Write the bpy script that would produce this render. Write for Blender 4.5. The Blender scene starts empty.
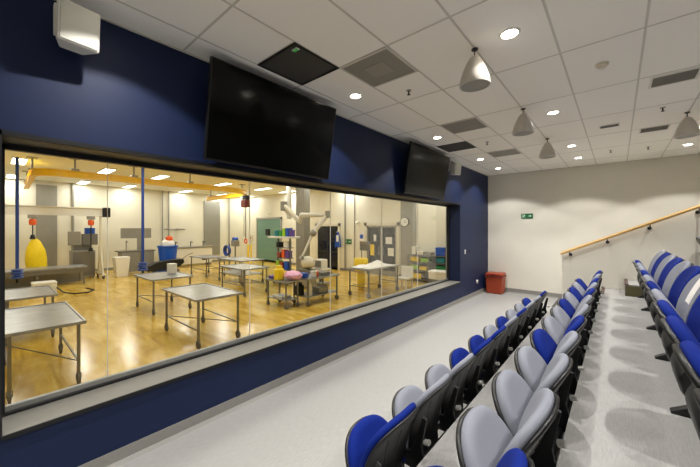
import bpy, bmesh, math, random
from mathutils import Vector, Matrix
random.seed(4)
PI = math.pi
SC = bpy.context.scene
COL = SC.collection

# ------------------------------------------------------------------ materials
def newmat(name):
    m = bpy.data.materials.new(name); m.use_nodes = True
    return m, m.node_tree, m.node_tree.nodes['Principled BSDF']

def lin(c):
    return tuple((x/12.92 if x <= .04045 else ((x+.055)/1.055)**2.4) for x in c)

def pmat(name, rgb, rough=.5, metal=0., noise=0., nscale=40., bump=0., bscale=200., emis=None, estr=0., stretch=None, spec=.5, sheen=0.):
    """rgb in sRGB 0-255"""
    c = lin([x/255. for x in rgb])
    m, nt, b = newmat(name)
    b.inputs['Roughness'].default_value = rough
    b.inputs['Metallic'].default_value = metal
    b.inputs['Specular IOR Level'].default_value = spec
    if sheen: b.inputs['Sheen Weight'].default_value = sheen
    tc = nt.nodes.new('ShaderNodeTexCoord')
    mp = nt.nodes.new('ShaderNodeMapping')
    nt.links.new(tc.outputs['Object'], mp.inputs['Vector'])
    if stretch: mp.inputs['Scale'].default_value = stretch
    n = nt.nodes.new('ShaderNodeTexNoise'); n.inputs['Scale'].default_value = nscale
    n.inputs['Detail'].default_value = 4
    nt.links.new(mp.outputs['Vector'], n.inputs['Vector'])
    r = nt.nodes.new('ShaderNodeValToRGB')
    lo = [max(0, x*(1-noise)) for x in c]; hi = [min(1, x*(1+noise)) for x in c]
    r.color_ramp.elements[0].position = .3; r.color_ramp.elements[1].position = .7
    r.color_ramp.elements[0].color = (*lo, 1); r.color_ramp.elements[1].color = (*hi, 1)
    nt.links.new(n.outputs['Fac'], r.inputs['Fac'])
    nt.links.new(r.outputs['Color'], b.inputs['Base Color'])
    if bump:
        n2 = nt.nodes.new('ShaderNodeTexNoise'); n2.inputs['Scale'].default_value = bscale
        nt.links.new(mp.outputs['Vector'], n2.inputs['Vector'])
        bp = nt.nodes.new('ShaderNodeBump'); bp.inputs['Strength'].default_value = bump
        bp.inputs['Distance'].default_value = .01
        nt.links.new(n2.outputs['Fac'], bp.inputs['Height'])
        nt.links.new(bp.outputs['Normal'], b.inputs['Normal'])
    if emis:
        b.inputs['Emission Color'].default_value = (*lin([x/255. for x in emis]), 1)
        b.inputs['Emission Strength'].default_value = estr
    return m

M = {}
M['white_wall'] = pmat('wall paint', (216, 212, 200), .6, noise=.02, nscale=3, bump=.05, bscale=300)
M['navy'] = pmat('navy paint', (15, 30, 64), .55, spec=.3, noise=.05, nscale=3, bump=.05, bscale=300)
M['tile'] = pmat('ceiling tile', (247, 244, 238), .9, noise=.03, nscale=150, bump=.15, bscale=400)
M['tee'] = pmat('tee bar', (204, 200, 192), .5, noise=.01)
M['base'] = pmat('cove vinyl', (128, 126, 122), .55, noise=.06, nscale=60)
M['black_frame'] = pmat('black frame', (16, 17, 20), .45, noise=.05)
M['alu'] = pmat('aluminium', (165, 165, 160), .4, .6, noise=.05, nscale=30)
M['sill'] = pmat('sill metal', (116, 114, 109), .5, .2, noise=.04, nscale=20)
M['black_plastic'] = pmat('black plastic', (13, 13, 14), .42, noise=.12, nscale=90, bump=.05)
M['dark_metal'] = pmat('dark metal', (30, 31, 33), .4, .4, noise=.1)
M['blue_fab'] = pmat('blue fabric', (7, 31, 110), .85, noise=.12, nscale=350, bump=.15, bscale=900, spec=.15, sheen=0.)
M['grey_fab'] = pmat('grey fabric', (126, 129, 139), .85, noise=.10, nscale=350, bump=.15, bscale=900, spec=.15, sheen=0.)
M['steel'] = pmat('stainless steel', (128, 127, 122), .38, .75, noise=.07, nscale=12, stretch=(1, 12, 1))
M['steel_top'] = pmat('stainless top', (158, 160, 163), .3, .7, noise=.16, nscale=5)
M['steel_dark'] = pmat('grey steel cladding', (150, 148, 140), .45, .5, noise=.08, nscale=8, stretch=(6, 6, .4))
M['rubber'] = pmat('rubber', (104, 100, 92), .7, noise=.1)
M['lab_wall'] = pmat('lab wall panel', (222, 218, 202), .45, noise=.025, nscale=1.2)
M['lab_ceiling'] = pmat('lab ceiling panel', (240, 240, 231), .6, noise=.02, nscale=1)
M['yellow'] = pmat('yellow crane paint', (240, 194, 20), .4, noise=.07, nscale=8)
M['yellow_bag'] = pmat('yellow tarp', (246, 214, 12), .5, noise=.06, nscale=15)
M['yellow_plastic'] = pmat('yellow plastic', (232, 200, 30), .4, noise=.05)
M['blue_plastic'] = pmat('blue plastic', (22, 82, 185), .4, noise=.06)
M['blue_hose'] = pmat('blue hose', (28, 66, 150), .4, noise=.05)
M['white_plastic'] = pmat('white plastic', (222, 220, 212), .45, noise=.02)
M['cream_metal'] = pmat('cream metal', (214, 208, 190), .4, noise=.02)
M['orange'] = pmat('orange paint', (225, 90, 30), .45, noise=.05)
M['red'] = pmat('red plastic', (150, 57, 26), .45, noise=.06, nscale=15)
M['red_dark'] = pmat('dark red plastic', (110, 26, 14), .5, noise=.06)
M['green_door'] = pmat('green door', (104, 140, 126), .5, noise=.05, nscale=4, stretch=(1, 1, 8))
M['green'] = pmat('green plastic', (40, 140, 70), .5, noise=.05)
M['lime'] = pmat('lime plastic', (150, 200, 40), .5, noise=.05)
M['teal'] = pmat('teal plastic', (24, 120, 130), .5, noise=.05)
M['purple'] = pmat('purple plastic', (96, 70, 150), .5, noise=.05)
M['pink'] = pmat('pink plastic', (224, 168, 204), .5, noise=.08, nscale=20)
M['white_cloth'] = pmat('white cloth', (235, 234, 230), .9, noise=.04, bump=.1)
M['wood'] = pmat('oak handrail', (222, 182, 116), .4, noise=.14, nscale=8, stretch=(.6, 8, 8))
M['exit_green'] = pmat('sign green', (10, 96, 52), .5, noise=.02)
M['exit_white'] = pmat('sign white', (196, 226, 200), .5, noise=.01)
M['paper'] = pmat('paper', (224, 220, 216), .8, noise=.02)
M['speaker_grille'] = pmat('speaker grille', (188, 188, 178), .6, .2, noise=.12, nscale=900)
M['pendant'] = pmat('pendant shell', (196, 191, 182), .32, noise=.02)
M['pendant_grille'] = pmat('pendant grille', (150, 148, 142), .6, .1, noise=.2, nscale=700)
M['vent_black'] = pmat('black vent', (60, 58, 56), .7, noise=.2, nscale=300)
M['vent_grey'] = pmat('grey perforated', (140, 137, 130), .6, .2, noise=.2, nscale=500)
M['step_side'] = pmat('step side vinyl', (104, 98, 66), .6, noise=.06)
M['nosing'] = pmat('brown nosing', (72, 52, 44), .6, noise=.08)
M['nosing_dark'] = pmat('dark nosing', (58, 56, 54), .6, noise=.08)
M['tv_screen'] = pmat('tv screen', (5, 6, 7), .12, noise=.02, spec=.2)
M['tv_bezel'] = pmat('tv bezel', (12, 12, 13), .35, noise=.02)
M['led'] = pmat('downlight lens', (255, 250, 240), .4, emis=(255, 244, 228), estr=36)
M['lab_led'] = pmat('lab light panel', (255, 252, 240), .4, emis=(255, 252, 240), estr=5)
M['dark_glass'] = pmat('dark door glass', (26, 28, 34), .1, noise=.3, nscale=3)

def floor_mat():
    m, nt, b = newmat('speckled vinyl floor')
    tc = nt.nodes.new('ShaderNodeTexCoord'); mp = nt.nodes.new('ShaderNodeMapping')
    mp.inputs['Scale'].default_value = (9, 1, 1)
    nt.links.new(tc.outputs['Object'], mp.inputs['Vector'])
    n = nt.nodes.new('ShaderNodeTexNoise'); n.inputs['Scale'].default_value = 14; n.inputs['Detail'].default_value = 8
    nt.links.new(mp.outputs['Vector'], n.inputs['Vector'])
    r = nt.nodes.new('ShaderNodeValToRGB')
    r.color_ramp.elements[0].position = .3; r.color_ramp.elements[1].position = .7
    r.color_ramp.elements[0].color = (*lin([.555, .552, .545]), 1); r.color_ramp.elements[1].color = (*lin([.61, .606, .598]), 1)
    n2 = nt.nodes.new('ShaderNodeTexNoise'); n2.inputs['Scale'].default_value = 260; n2.inputs['Detail'].default_value = 2
    nt.links.new(tc.outputs['Object'], n2.inputs['Vector'])
    r2 = nt.nodes.new('ShaderNodeValToRGB')
    r2.color_ramp.elements[0].position = .36; r2.color_ramp.elements[1].position = .5
    r2.color_ramp.elements[0].color = (.7, .7, .7, 1); r2.color_ramp.elements[1].color = (1, 1, 1, 1)
    nt.links.new(n.outputs['Fac'], r.inputs['Fac']); nt.links.new(n2.outputs['Fac'], r2.inputs['Fac'])
    mx = nt.nodes.new('ShaderNodeMixRGB'); mx.blend_type = 'MULTIPLY'; mx.inputs['Fac'].default_value = .5
    nt.links.new(r.outputs['Color'], mx.inputs['Color1']); nt.links.new(r2.outputs['Color'], mx.inputs['Color2'])
    nt.links.new(mx.outputs['Color'], b.inputs['Base Color'])
    b.inputs['Roughness'].default_value = .5
    return m
M['floor'] = floor_mat()

def lab_floor_mat():
    m, nt, b = newmat('amber epoxy floor')
    tc = nt.nodes.new('ShaderNodeTexCoord'); mp = nt.nodes.new('ShaderNodeMapping')
    mp.inputs['Rotation'].default_value = (0, 0, .5); mp.inputs['Scale'].default_value = (.5, 2.0, 1)
    nt.links.new(tc.outputs['Object'], mp.inputs['Vector'])
    n = nt.nodes.new('ShaderNodeTexNoise'); n.inputs['Scale'].default_value = 1.6; n.inputs['Detail'].default_value = 7
    n.inputs['Distortion'].default_value = 1.2; n.inputs['Roughness'].default_value = .65
    nt.links.new(mp.outputs['Vector'], n.inputs['Vector'])
    r = nt.nodes.new('ShaderNodeValToRGB')
    e = r.color_ramp.elements
    e[0].position = .32; e[1].position = .72
    e[0].color = (*lin([.68, .53, .17]), 1); e[1].color = (*lin([.90, .80, .50]), 1)
    k = r.color_ramp.elements.new(.52); k.color = (*lin([.82, .68, .29]), 1)
    nt.links.new(n.outputs['Fac'], r.inputs['Fac'])
    nt.links.new(r.outputs['Color'], b.inputs['Base Color'])
    n2 = nt.nodes.new('ShaderNodeTexNoise'); n2.inputs['Scale'].default_value = 3
    nt.links.new(tc.outputs['Object'], n2.inputs['Vector'])
    mr = nt.nodes.new('ShaderNodeMapRange')
    mr.inputs['To Min'].default_value = .08; mr.inputs['To Max'].default_value = .26
    nt.links.new(n2.outputs['Fac'], mr.inputs['Value']); nt.links.new(mr.outputs['Result'], b.inputs['Roughness'])
    n3 = nt.nodes.new('ShaderNodeTexNoise'); n3.inputs['Scale'].default_value = 40
    nt.links.new(tc.outputs['Object'], n3.inputs['Vector'])
    bp = nt.nodes.new('ShaderNodeBump'); bp.inputs['Strength'].default_value = .06; bp.inputs['Distance'].default_value = .01
    nt.links.new(n3.outputs['Fac'], bp.inputs['Height']); nt.links.new(bp.outputs['Normal'], b.inputs['Normal'])
    return m
M['lab_floor'] = lab_floor_mat()

def glass_mat(name, refl=1.0, tint=(.97, .98, .97)):
    m = bpy.data.materials.new(name); m.use_nodes = True
    nt = m.node_tree; nt.nodes.clear()
    o = nt.nodes.new('ShaderNodeOutputMaterial'); mx = nt.nodes.new('ShaderNodeMixShader')
    t = nt.nodes.new('ShaderNodeBsdfTransparent'); g = nt.nodes.new('ShaderNodeBsdfGlossy')
    t.inputs['Color'].default_value = (*tint, 1); g.inputs['Roughness'].default_value = .0
    f = nt.nodes.new('ShaderNodeFresnel'); f.inputs['IOR'].default_value = 1.25
    mul = nt.nodes.new('ShaderNodeMath'); mul.operation = 'MULTIPLY'; mul.inputs[1].default_value = refl
    nt.links.new(f.outputs['Fac'], mul.inputs[0]); nt.links.new(mul.outputs[0], mx.inputs['Fac'])
    nt.links.new(t.outputs[0], mx.inputs[1]); nt.links.new(g.outputs[0], mx.inputs[2]); nt.links.new(mx.outputs[0], o.inputs['Surface'])
    return m
M['glass'] = glass_mat('viewing window glass', .2)
M['door_glass'] = glass_mat('door glass', 1.2, (.55, .58, .58))

# ------------------------------------------------------------------ mesh builder
class MB:
    def __init__(s): s.bm = bmesh.new()
    def box(s, x0, x1, y0, y1, z0, z1, rot=0, c=None):
        P = [(x, y, z) for x in (x0, x1) for y in (y0, y1) for z in (z0, z1)]
        if rot:
            cx, cy = c if c else ((x0+x1)/2, (y0+y1)/2)
            P = [(cx+(x-cx)*math.cos(rot)-(y-cy)*math.sin(rot), cy+(x-cx)*math.sin(rot)+(y-cy)*math.cos(rot), z) for x, y, z in P]
        v = [s.bm.verts.new(p) for p in P]
        for f in ((0, 1, 3, 2), (4, 6, 7, 5), (0, 4, 5, 1), (2, 3, 7, 6), (0, 2, 6, 4), (1, 5, 7, 3)):
            s.bm.faces.new([v[i] for i in f])
        return s
    def cyl(s, p0, p1, r0, r1=None, n=12, cap=True):
        r1 = r0 if r1 is None else r1
        p0, p1 = Vector(p0), Vector(p1); d = (p1-p0).normalized()
        a = d.orthogonal().normalized(); b = d.cross(a)
        A, B = [], []
        for i in range(n):
            q = a*math.cos(2*PI*i/n)+b*math.sin(2*PI*i/n)
            A.append(s.bm.verts.new(p0+q*r0)); B.append(s.bm.verts.new(p1+q*r1))
        for i in range(n):
            j = (i+1) % n; s.bm.faces.new((A[i], A[j], B[j], B[i]))
        if cap: s.bm.faces.new(A[::-1]); s.bm.faces.new(B)
        return s
    def tube(s, pts, r, n=8):
        pts = [Vector(p) for p in pts]; rings = []
        a = None
        for i, p in enumerate(pts):
            d = (pts[min(i+1, len(pts)-1)]-pts[max(i-1, 0)]).normalized()
            a = d.orthogonal().normalized() if a is None else (a-d*a.dot(d)).normalized()
            b = d.cross(a)
            rings.append([s.bm.verts.new(p+(a*math.cos(2*PI*k/n)+b*math.sin(2*PI*k/n))*r) for k in range(n)])
        for A, B in zip(rings, rings[1:]):
            for i in range(n):
                j = (i+1) % n; s.bm.faces.new((A[i], A[j], B[j], B[i]))
        s.bm.faces.new(rings[0][::-1]); s.bm.faces.new(rings[-1])
        return s
    def lathe(s, prof, n=24, o=(0, 0, 0), cap=True):
        """prof: (r,z) list"""
        rings = []
        for r, z in prof:
            if r < 1e-5: rings.append([s.bm.verts.new((o[0], o[1], o[2]+z))])
            else: rings.append([s.bm.verts.new((o[0]+r*math.cos(2*PI*k/n), o[1]+r*math.sin(2*PI*k/n), o[2]+z)) for k in range(n)])
        for A, B in zip(rings, rings[1:]):
            for i in range(n):
                j = (i+1) % n
                if len(A) == 1 and len(B) == 1: continue
                if len(A) == 1: s.bm.faces.new((A[0], B[j], B[i]))
                elif len(B) == 1: s.bm.faces.new((A[i], A[j], B[0]))
                else: s.bm.faces.new((A[i], A[j], B[j], B[i]))
        for R in (rings[0], rings[-1]):
            if len(R) > 1 and cap: s.bm.faces.new(R)
        return s
    def prism(s, poly, axis, a0, a1):
        """poly: 2-D points; axis 'y': (x,z) extruded y0..y1; 'z': (x,y); 'x': (y,z)"""
        def P(u, v, w):
            return {'y': (u, w, v), 'z': (u, v, w), 'x': (w, u, v)}[axis]
        A = [s.bm.verts.new(P(u, v, a0)) for u, v in poly]; B = [s.bm.verts.new(P(u, v, a1)) for u, v in poly]
        n = len(poly)
        for i in range(n):
            j = (i+1) % n; s.bm.faces.new((A[i], A[j], B[j], B[i]))
        s.bm.faces.new(A[::-1]); s.bm.faces.new(B)
        return s
    def torus(s, c, r, r2, ax='z', n=20, m=8):
        pts = []
        V = []
        for i in range(n):
            t = 2*PI*i/n; row = []
            for k in range(m):
                q = 2*PI*k/m
                R = r+r2*math.cos(q); h = r2*math.sin(q)
                p = {'z': (R*math.cos(t), R*math.sin(t), h), 'x': (h, R*math.cos(t), R*math.sin(t)), 'y': (R*math.cos(t), h, R*math.sin(t))}[ax]
                row.append(s.bm.verts.new((p[0]+c[0], p[1]+c[1], p[2]+c[2])))
            V.append(row)
        for i in range(n):
            for k in range(m):
                s.bm.faces.new((V[i][k], V[(i+1) % n][k], V[(i+1) % n][(k+1) % m], V[i][(k+1) % m]))
        return s
    def blob(s, c, r, sub=2, jit=.12, seed=1):
        rnd = random.Random(seed)
        res = bmesh.ops.create_icosphere(s.bm, subdivisions=sub, radius=1)
        for v in res['verts']:
            k = 1+rnd.uniform(-jit, jit)
            v.co = Vector((v.co.x*r[0]*k+c[0], v.co.y*r[1]*k+c[1], v.co.z*r[2]*k+c[2]))
        return s
    def mesh(s, name, mat, bevel=0, smooth=False, seg=2):
        bmesh.ops.recalc_face_normals(s.bm, faces=s.bm.faces)
        if bevel:
            bmesh.ops.bevel(s.bm, geom=[e for e in s.bm.edges if len(e.link_faces) == 2 and e.calc_face_angle(0) > .5],
                            offset=bevel, segments=seg, affect='EDGES', profile=.5)
        me = bpy.data.meshes.new(name); s.bm.to_mesh(me); s.bm.free()
        me.materials.append(mat)
        if smooth:
            for p in me.polygons: p.use_smooth = True
            try: me.set_sharp_from_angle(angle=math.radians(40))
            except Exception: pass
        return me
    def build(s, name, mat, parent=None, bevel=0, smooth=False, loc=(0, 0, 0), rotz=0, seg=2):
        return link(name, s.mesh(name, mat, bevel, smooth, seg), parent, loc, rotz)

def link(name, me, parent=None, loc=(0, 0, 0), rotz=0):
    o = bpy.data.objects.new(name, me); COL.objects.link(o)
    o.location = loc; o.rotation_euler = (0, 0, rotz)
    if parent: o.parent = parent
    return o

def tag(o, label, cat, group=None, kind=None):
    if label: o['label'] = label
    if cat: o['category'] = cat
    if group: o['group'] = group
    if kind: o['kind'] = kind
    return o

def thing(name, label, cat, loc=(0, 0, 0), rotz=0, group=None):
    o = bpy.data.objects.new(name, None); COL.objects.link(o)
    o.empty_display_size = .1
    o.location = loc; o.rotation_euler = (0, 0, rotz)
    return tag(o, label, cat, group)

def struct(name, mb, mat, label, cat='structure', bevel=0):
    o = mb.build(name, mat, None, bevel)
    return tag(o, label, cat, None, 'structure')

# ------------------------------------------------------------------ camera
CAMZ = 1.955
YAW = math.atan2(267.5, 311.0)
cy_, sy_ = math.cos(YAW), math.sin(YAW)
cam = bpy.data.cameras.new('camera'); cam.lens = 311*36/700.; cam.sensor_width = 36
cam.shift_y = -4.5/700.
cam.clip_start = .05; cam.clip_end = 200
co = bpy.data.objects.new('camera', cam); COL.objects.link(co)
co.location = (0, 0, CAMZ); co.rotation_euler = (PI/2, 0, YAW)
SC.camera = co

def at(px, py, zc):
    """measured direction and distance of a far lab item -> world point"""
    u, v = (px-350)/311., (229-py)/311.
    return Vector(((cy_*u-sy_)*zc, (sy_*u+cy_)*zc, CAMZ+v*zc))

# ------------------------------------------------------------------ gallery shell
CEIL = 3.655; WX = -3.15; BY = 10.45
E1, E2, E3, E4 = -1.0, -.228, .555, 1.34
RISE = .395
W0, W1, Z0, Z1 = .06, 8.13, .565, 2.6      # window opening
XG = -3.5                                    # inner face

struct('floor', MB().box(WX-.02, 5, -3, BY, -.15, 0), M['floor'], 'pale speckled vinyl floor of the viewing gallery', 'floor')
for i, (e, yend) in enumerate(((E1, 8.9), (E2, 8.0), (E3, 8.0), (E4, 8.0))):
    struct('floor', MB().box(e, 5, -3, yend, RISE*i+(.001 if i == 0 else 0), RISE*(i+1)), M['floor'],
           ['lowest seating tier under the middle row', 'aisle tier between the middle row and the right-hand row',
            'seating tier behind the right-hand row', 'topmost seating tier at the right'][i], 'floor')
b = MB()
b.box(XG, WX, -3, W0, -.15, CEIL+.1); b.box(XG, WX, W1, BY+.15, -.15, CEIL+.1)
b.box(XG, WX, W0, W1, -.15, Z0-.03); b.box(XG, WX, W0, W1, Z1, CEIL+.1)
struct('wall_left', b, M['navy'], 'dark navy wall with the long viewing window', 'wall')
struct('wall_back', MB().box(WX, 5, BY, BY+.15, -.15, CEIL+.1), M['white_wall'], 'off white end wall of the gallery', 'wall')
struct('wall_right', MB().box(5, 5.15, -3, BY+.15, -.15, CEIL+.1), M['white_wall'], 'off white wall behind the top tier', 'wall')
struct('wall_near', MB().box(XG, 5.15, -3.15, -3, -.15, CEIL+.1), M['white_wall'], 'off white wall behind the camera', 'wall')
struct('ceiling', MB().box(XG, 5.15, -3.15, BY+.15, CEIL, CEIL+.1), M['tile'], 'suspended ceiling of square off white tiles', 'ceiling')
b = MB()
x = -2.82
while x < 5: b.box(x-.009, x+.009, -3, BY, CEIL-.003, CEIL+.002); x += .6
y = .01-2.4
while y < BY: b.box(WX, 5, y-.009, y+.009, CEIL-.0028, CEIL+.002); y += 1.2
for xa, ys in ((-2.82, (1.81, 6.61)), (-2.22, (3.01, 5.41, 7.81))):
    for y in ys: b.box(xa, xa+.6, y-.009, y+.009, CEIL-.0028, CEIL+.002)
b.box(WX, WX+.02, -3, BY, CEIL-.012, CEIL); b.box(WX, 5, BY-.02, BY, CEIL-.012, CEIL)
struct('trim_1', b, M['tee'], 'white metal grid bars of the suspended ceiling', 'ceiling grid')
struct('baseboard_left', MB().prism([(WX, 0), (WX+.035, 0), (WX+.008, .03), (WX+.006, .125), (WX, .125)], 'y', -3, BY), M['base'], 'grey coved vinyl skirting under the navy wall', 'skirting')
struct('baseboard_back', MB().prism([(BY, 0), (BY-.035, 0), (BY-.008, .03), (BY-.006, .14), (BY, .14)], 'x', WX+.04, -.4), M['base'], 'grey coved vinyl skirting along the end wall', 'skirting')

# window
b = MB()
b.box(WX-.35, WX+.0, W0, W1+.0, Z1-.012, Z1-.0005)                                 # black head lining
b.box(WX-.02, WX+.012, W0-.22, W0, Z0-.02, Z1+.03)
b.box(WX-.02, WX+.012, W0-.22, W1, Z1-.012, Z1+.022)
b.box(XG, XG+.05, W0, W0+.02, Z0, Z1-.012); b.box(XG, XG+.05, W1-.03, W1, Z0, Z1-.012)
b.box(XG, XG+.05, W0, W1, Z1-.05, Z1-.012)
b.box(XG+.03, XG+.062, W0, W1, Z0, Z0+.022)
w = struct('window_1', b, M['black_frame'], 'long viewing window in black frame looking into the laboratory', 'window')
MB().box(XG-.005, XG+.03, W0+.02, W1-.03, Z0, Z0+.06).box(XG-.02, XG+.0, W1-.07, W1-.03, Z0+.06, Z1-.05).build('rail', M['alu'], w)
MB().box(XG+.008, XG+.02, W0+.02, W1-.03, Z0+.06, Z1-.05).build('glass', M['glass'], w)
b = MB()
for yj in (.70, 2.13, 3.57, 5.0, 6.43): b.box(XG+.007, XG+.021, yj-.0018, yj+.0018, Z0+.06, Z1-.05)
b.build('joint', M['white_plastic'], w)
s = struct('trim_2', MB().box(XG+.06, WX+.015, W0, W1+.0, Z0-.03, Z0), M['sill'], 'pale metal sill ledge along the foot of the viewing window', 'sill', .003)
MB().box(WX+.0155, WX+.021, W0, W1, Z0-.034, Z0-.004).build('edge_strip', M['dark_metal'], s)

# balustrade, handrail
HS = .459
def rail_z(x): return 1.45+HS*(x+.89)
struct('wall_balustrade', MB().prism([(-.9, 0), (5, 0), (5, 3.6), (3.9, rail_z(3.9)), (-.9, rail_z(-.9))], 'y', 8.0, 8.12), M['white_wall'], 'sloping off white balustrade wall carrying the timber handrail', 'wall')
hr = thing('handrail', 'sloping timber handrail on metal brackets along the balustrade wall', 'handrail', (-.91, 7.85, rail_z(-.91)))
L = 4.6
b = MB(); sec = [(-.022, -.035), (.022, -.035), (.028, 0), (.018, .028), (-.018, .028), (-.028, 0)]
A = [b.bm.verts.new((0, u, v)) for u, v in sec]; B_ = [b.bm.verts.new((L, u, v+HS*L)) for u, v in sec]
for i in range(6): b.bm.faces.new((A[i], A[(i+1) % 6], B_[(i+1) % 6], B_[i]))
b.bm.faces.new(A[::-1]); b.bm.faces.new(B_)
b.build('rail', M['wood'], hr)
for xb in (.16, .76, 1.36, 1.96, 2.6, 3.3):
    z = HS*xb-.03
    MB().cyl((xb, 0, z+.004), (xb, 0, z-.045), .008).cyl((xb, 0, z-.045), (xb, .148, z-.065), .010).cyl((xb, .138, z-.065), (xb, .15, z-.065), .03, n=16).build('bracket', M['dark_metal'], hr)

# gangway details
struct('trim_3', MB().box(E1-.006, E1+.05, 7.35, 8.9, RISE-.02, RISE+.004), M['nosing_dark'], 'dark nosing strip on the lowest tier edge at the gangway', 'nosing')
struct('trim_4', MB().box(E2-.006, E2+.045, 7.2, 7.98, RISE*2-.03, RISE*2+.006), M['nosing'], 'brown nosing strip on the aisle tier edge behind the middle row', 'nosing')
st = thing('gangway_step', 'half height gangway step beyond the far end of right-hand row', 'step', (.1, 7.24, RISE*2))
MB().box(0, .455, 0, .012, 0, .175).build('side_panel', M['step_side'], st)
MB().box(0, .455, .012, .755, 0, .195).build('tread', M['floor'], st)
MB().box(-.006, .045, -.004, .755, .195, .205).build('nosing', M['nosing'], st)

# ------------------------------------------------------------------ seating
P_ = .545
def sheet(W, t0, n, low, prof, nrm, th0, th1, nt=18, ns=14, sidecurve=0., t_start=0.):
    """closed cushion with a superelliptic top; low = width factor at the bottom"""
    bm = bmesh.new(); F, B = [], []
    ts = [t_start+(t0-t_start)*i/6 for i in range(6)]+[t0+(1-t0)*math.sin(PI/2*i/(nt-6))**(2/n) for i in range(nt-5)]
    for i, t in enumerate(ts):
        w = W if t <= t0 else W*max(0, 1-((t-t0)/(1-t0))**n)**(1/n)
        w *= 1-(1-low)*max(0, 1-t/max(t0, .01))**2
        w = max(w, .006); x, z = prof(t); nx, nz = nrm(t); fr, br = [], []
        for k in range(ns+1):
            q = math.sin((k/ns-.5)*PI)
            y = q*w
            rho = abs(q) if t <= t0 else ((abs(y)/W)**n+((t-t0)/(1-t0))**n)**(1/n)
            d = min(1, max(0, (1-rho))/.16, max(0, t-t_start)/.10)
            e = math.sqrt(max(0, 1-(1-d)**2))
            cx = -sidecurve*(y/W)**2; mid = (th0+th1)/2
            a = mid+(th0-mid)*(.15+.85*e); c = mid+(th1-mid)*(.15+.85*e)
            fr.append(bm.verts.new((x+cx+nx*a, y, z+nz*a))); br.append(bm.verts.new((x+cx+nx*c, y, z+nz*c)))
        F.append(fr); B.append(br)
    nt = len(ts)-1
    for i in range(nt):
        for k in range(ns):
            bm.faces.new((F[i][k], F[i][k+1], F[i+1][k+1], F[i+1][k])); bm.faces.new((B[i][k], B[i+1][k], B[i+1][k+1], B[i][k+1]))
        bm.faces.new((F[i][0], F[i+1][0], B[i+1][0], B[i][0])); bm.faces.new((F[i][ns], B[i][ns], B[i+1][ns], F[i+1][ns]))
    for k in range(ns):
        bm.faces.new((F[0][k], B[0][k], B[0][k+1], F[0][k+1])); bm.faces.new((F[nt][k], F[nt][k+1], B[nt][k+1], B[nt][k]))
    mb = MB(); mb.bm.free(); mb.bm = bm
    return mb

def bprof(t): return (-.13+.15*max(t, 0)**1.7, .375+.445*t)
def bnrm(t):
    dx, dz = .15*1.7*max(t, .01)**.7, .445; l = math.hypot(dx, dz); return (dz/l, -dx/l)   # toward the rear
PT0, PT1 = (-.140, .325), (-.335, .648)
pl = math.hypot(PT1[0]-PT0[0], PT1[1]-PT0[1])
pd = ((PT1[0]-PT0[0])/pl, (PT1[1]-PT0[1])/pl); pn = (pd[1], -pd[0])      # normal toward the back/up
def pprof(t): return (PT0[0]+(PT1[0]-PT0[0])*t, PT0[1]+(PT1[1]-PT0[1])*t)
def pnrm(t): return pn
CH = {}
for cname in ('blue', 'grey'):
    CH['back_'+cname] = sheet(.258, .58, 2.7, .85, bprof, bnrm, -.036, .012, 20, 16, .03).mesh('backrest', M[cname+'_fab'], smooth=True)
    CH['seat_'+cname] = sheet(.240, .2, 2.5, .95, pprof, pnrm, -.024, .046, 20, 16).mesh('seat', M[cname+'_fab'], smooth=True)
mb = sheet(.261, .58, 2.7, .95, bprof, bnrm, .006, .030, 20, 16, .03, -.22)
for q in (-.13, 0, .13):                                                  # moulded ribs on the rear shell
    pts = []
    for i in range(9):
        t = .05+.78*i/8; x, z = bprof(t); n_ = bnrm(t)
        yy = q+.035*math.sin(t*5.0)
        pts.append((x+n_[0]*.027-.03*(yy/.26)**2, yy, z+n_[1]*.027))
    mb.tube(pts, .007, 6)
CH['back_shell'] = mb.mesh('back_shell', M['black_plastic'], smooth=True)
CH['seat_shell'] = sheet(.237, .2, 2.5, .95, pprof, pnrm, -.048, -.006, 20, 14, 0, -.12).mesh('seat_shell', M['black_plastic'], smooth=True)
CH['mech'] = MB().prism([(-.30, .30), (-.315, .38), (-.27, .47), (-.17, .42), (-.10, .30), (-.10, .19), (-.22, .18)], 'y', -.185, .185).mesh('seat_mechanism', M['black_plastic'], bevel=.03, smooth=True)
for sgn, nm in ((-1, 'l'), (1, 'r')):
    y0 = sgn*.266
    b = MB().prism([(-.20, .30), (-.05, .27), (.02, .30), (-.02, .46), (.02, .66), (-.01, .67), (-.06, .50), (-.10, .40), (-.2, .38)], 'y', y0-.004, y0+.004)
    CH['bracket_'+nm] = b.mesh('side_bracket', M['dark_metal'], bevel=.0015, seg=1)
    CH['cap_'+nm] = MB().cyl((.004, y0, .50), (.036, y0, .51), .016, n=12).mesh('hinge_cap', M['alu'], smooth=True)

def chair(loc, seat, back, label, group):
    t = thing('tip_up_seat', label, 'chair', loc, 0, group)
    link('seat', CH['seat_'+seat], t); link('seat_shell', CH['seat_shell'], t)
    link('seat_mechanism', CH['mech'], t)
    link('backrest', CH['back_'+back], t); bs = link('back_shell', CH['back_shell'], t)
    for nm in 'lr':
        sb = link('side_bracket', CH['bracket_'+nm], t); link('hinge_cap', CH['cap_'+nm], sb)
    return t

ORD = ['first', 'second', 'third', 'fourth', 'fifth', 'sixth', 'seventh', 'eighth', 'ninth', 'tenth', 'eleventh', 'twelfth', 'thirteenth']
def beam(name_lab, x, y0, y1, z, joints):
    t = thing('seat_rail', name_lab, 'seat rail', (x, 0, z))
    MB().box(-.075, -.035, y0, y1, .245, .30).build('beam', M['dark_metal'], t, .004)
    for yj in joints:
        MB().prism([(-.30, 0), (0, 0), (-.0, .02), (-.03, .25), (-.085, .25), (-.13, .12), (-.30, .014)], 'y', yj-.028, yj+.028).build('leg', M['black_plastic'], t, .004)

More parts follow.
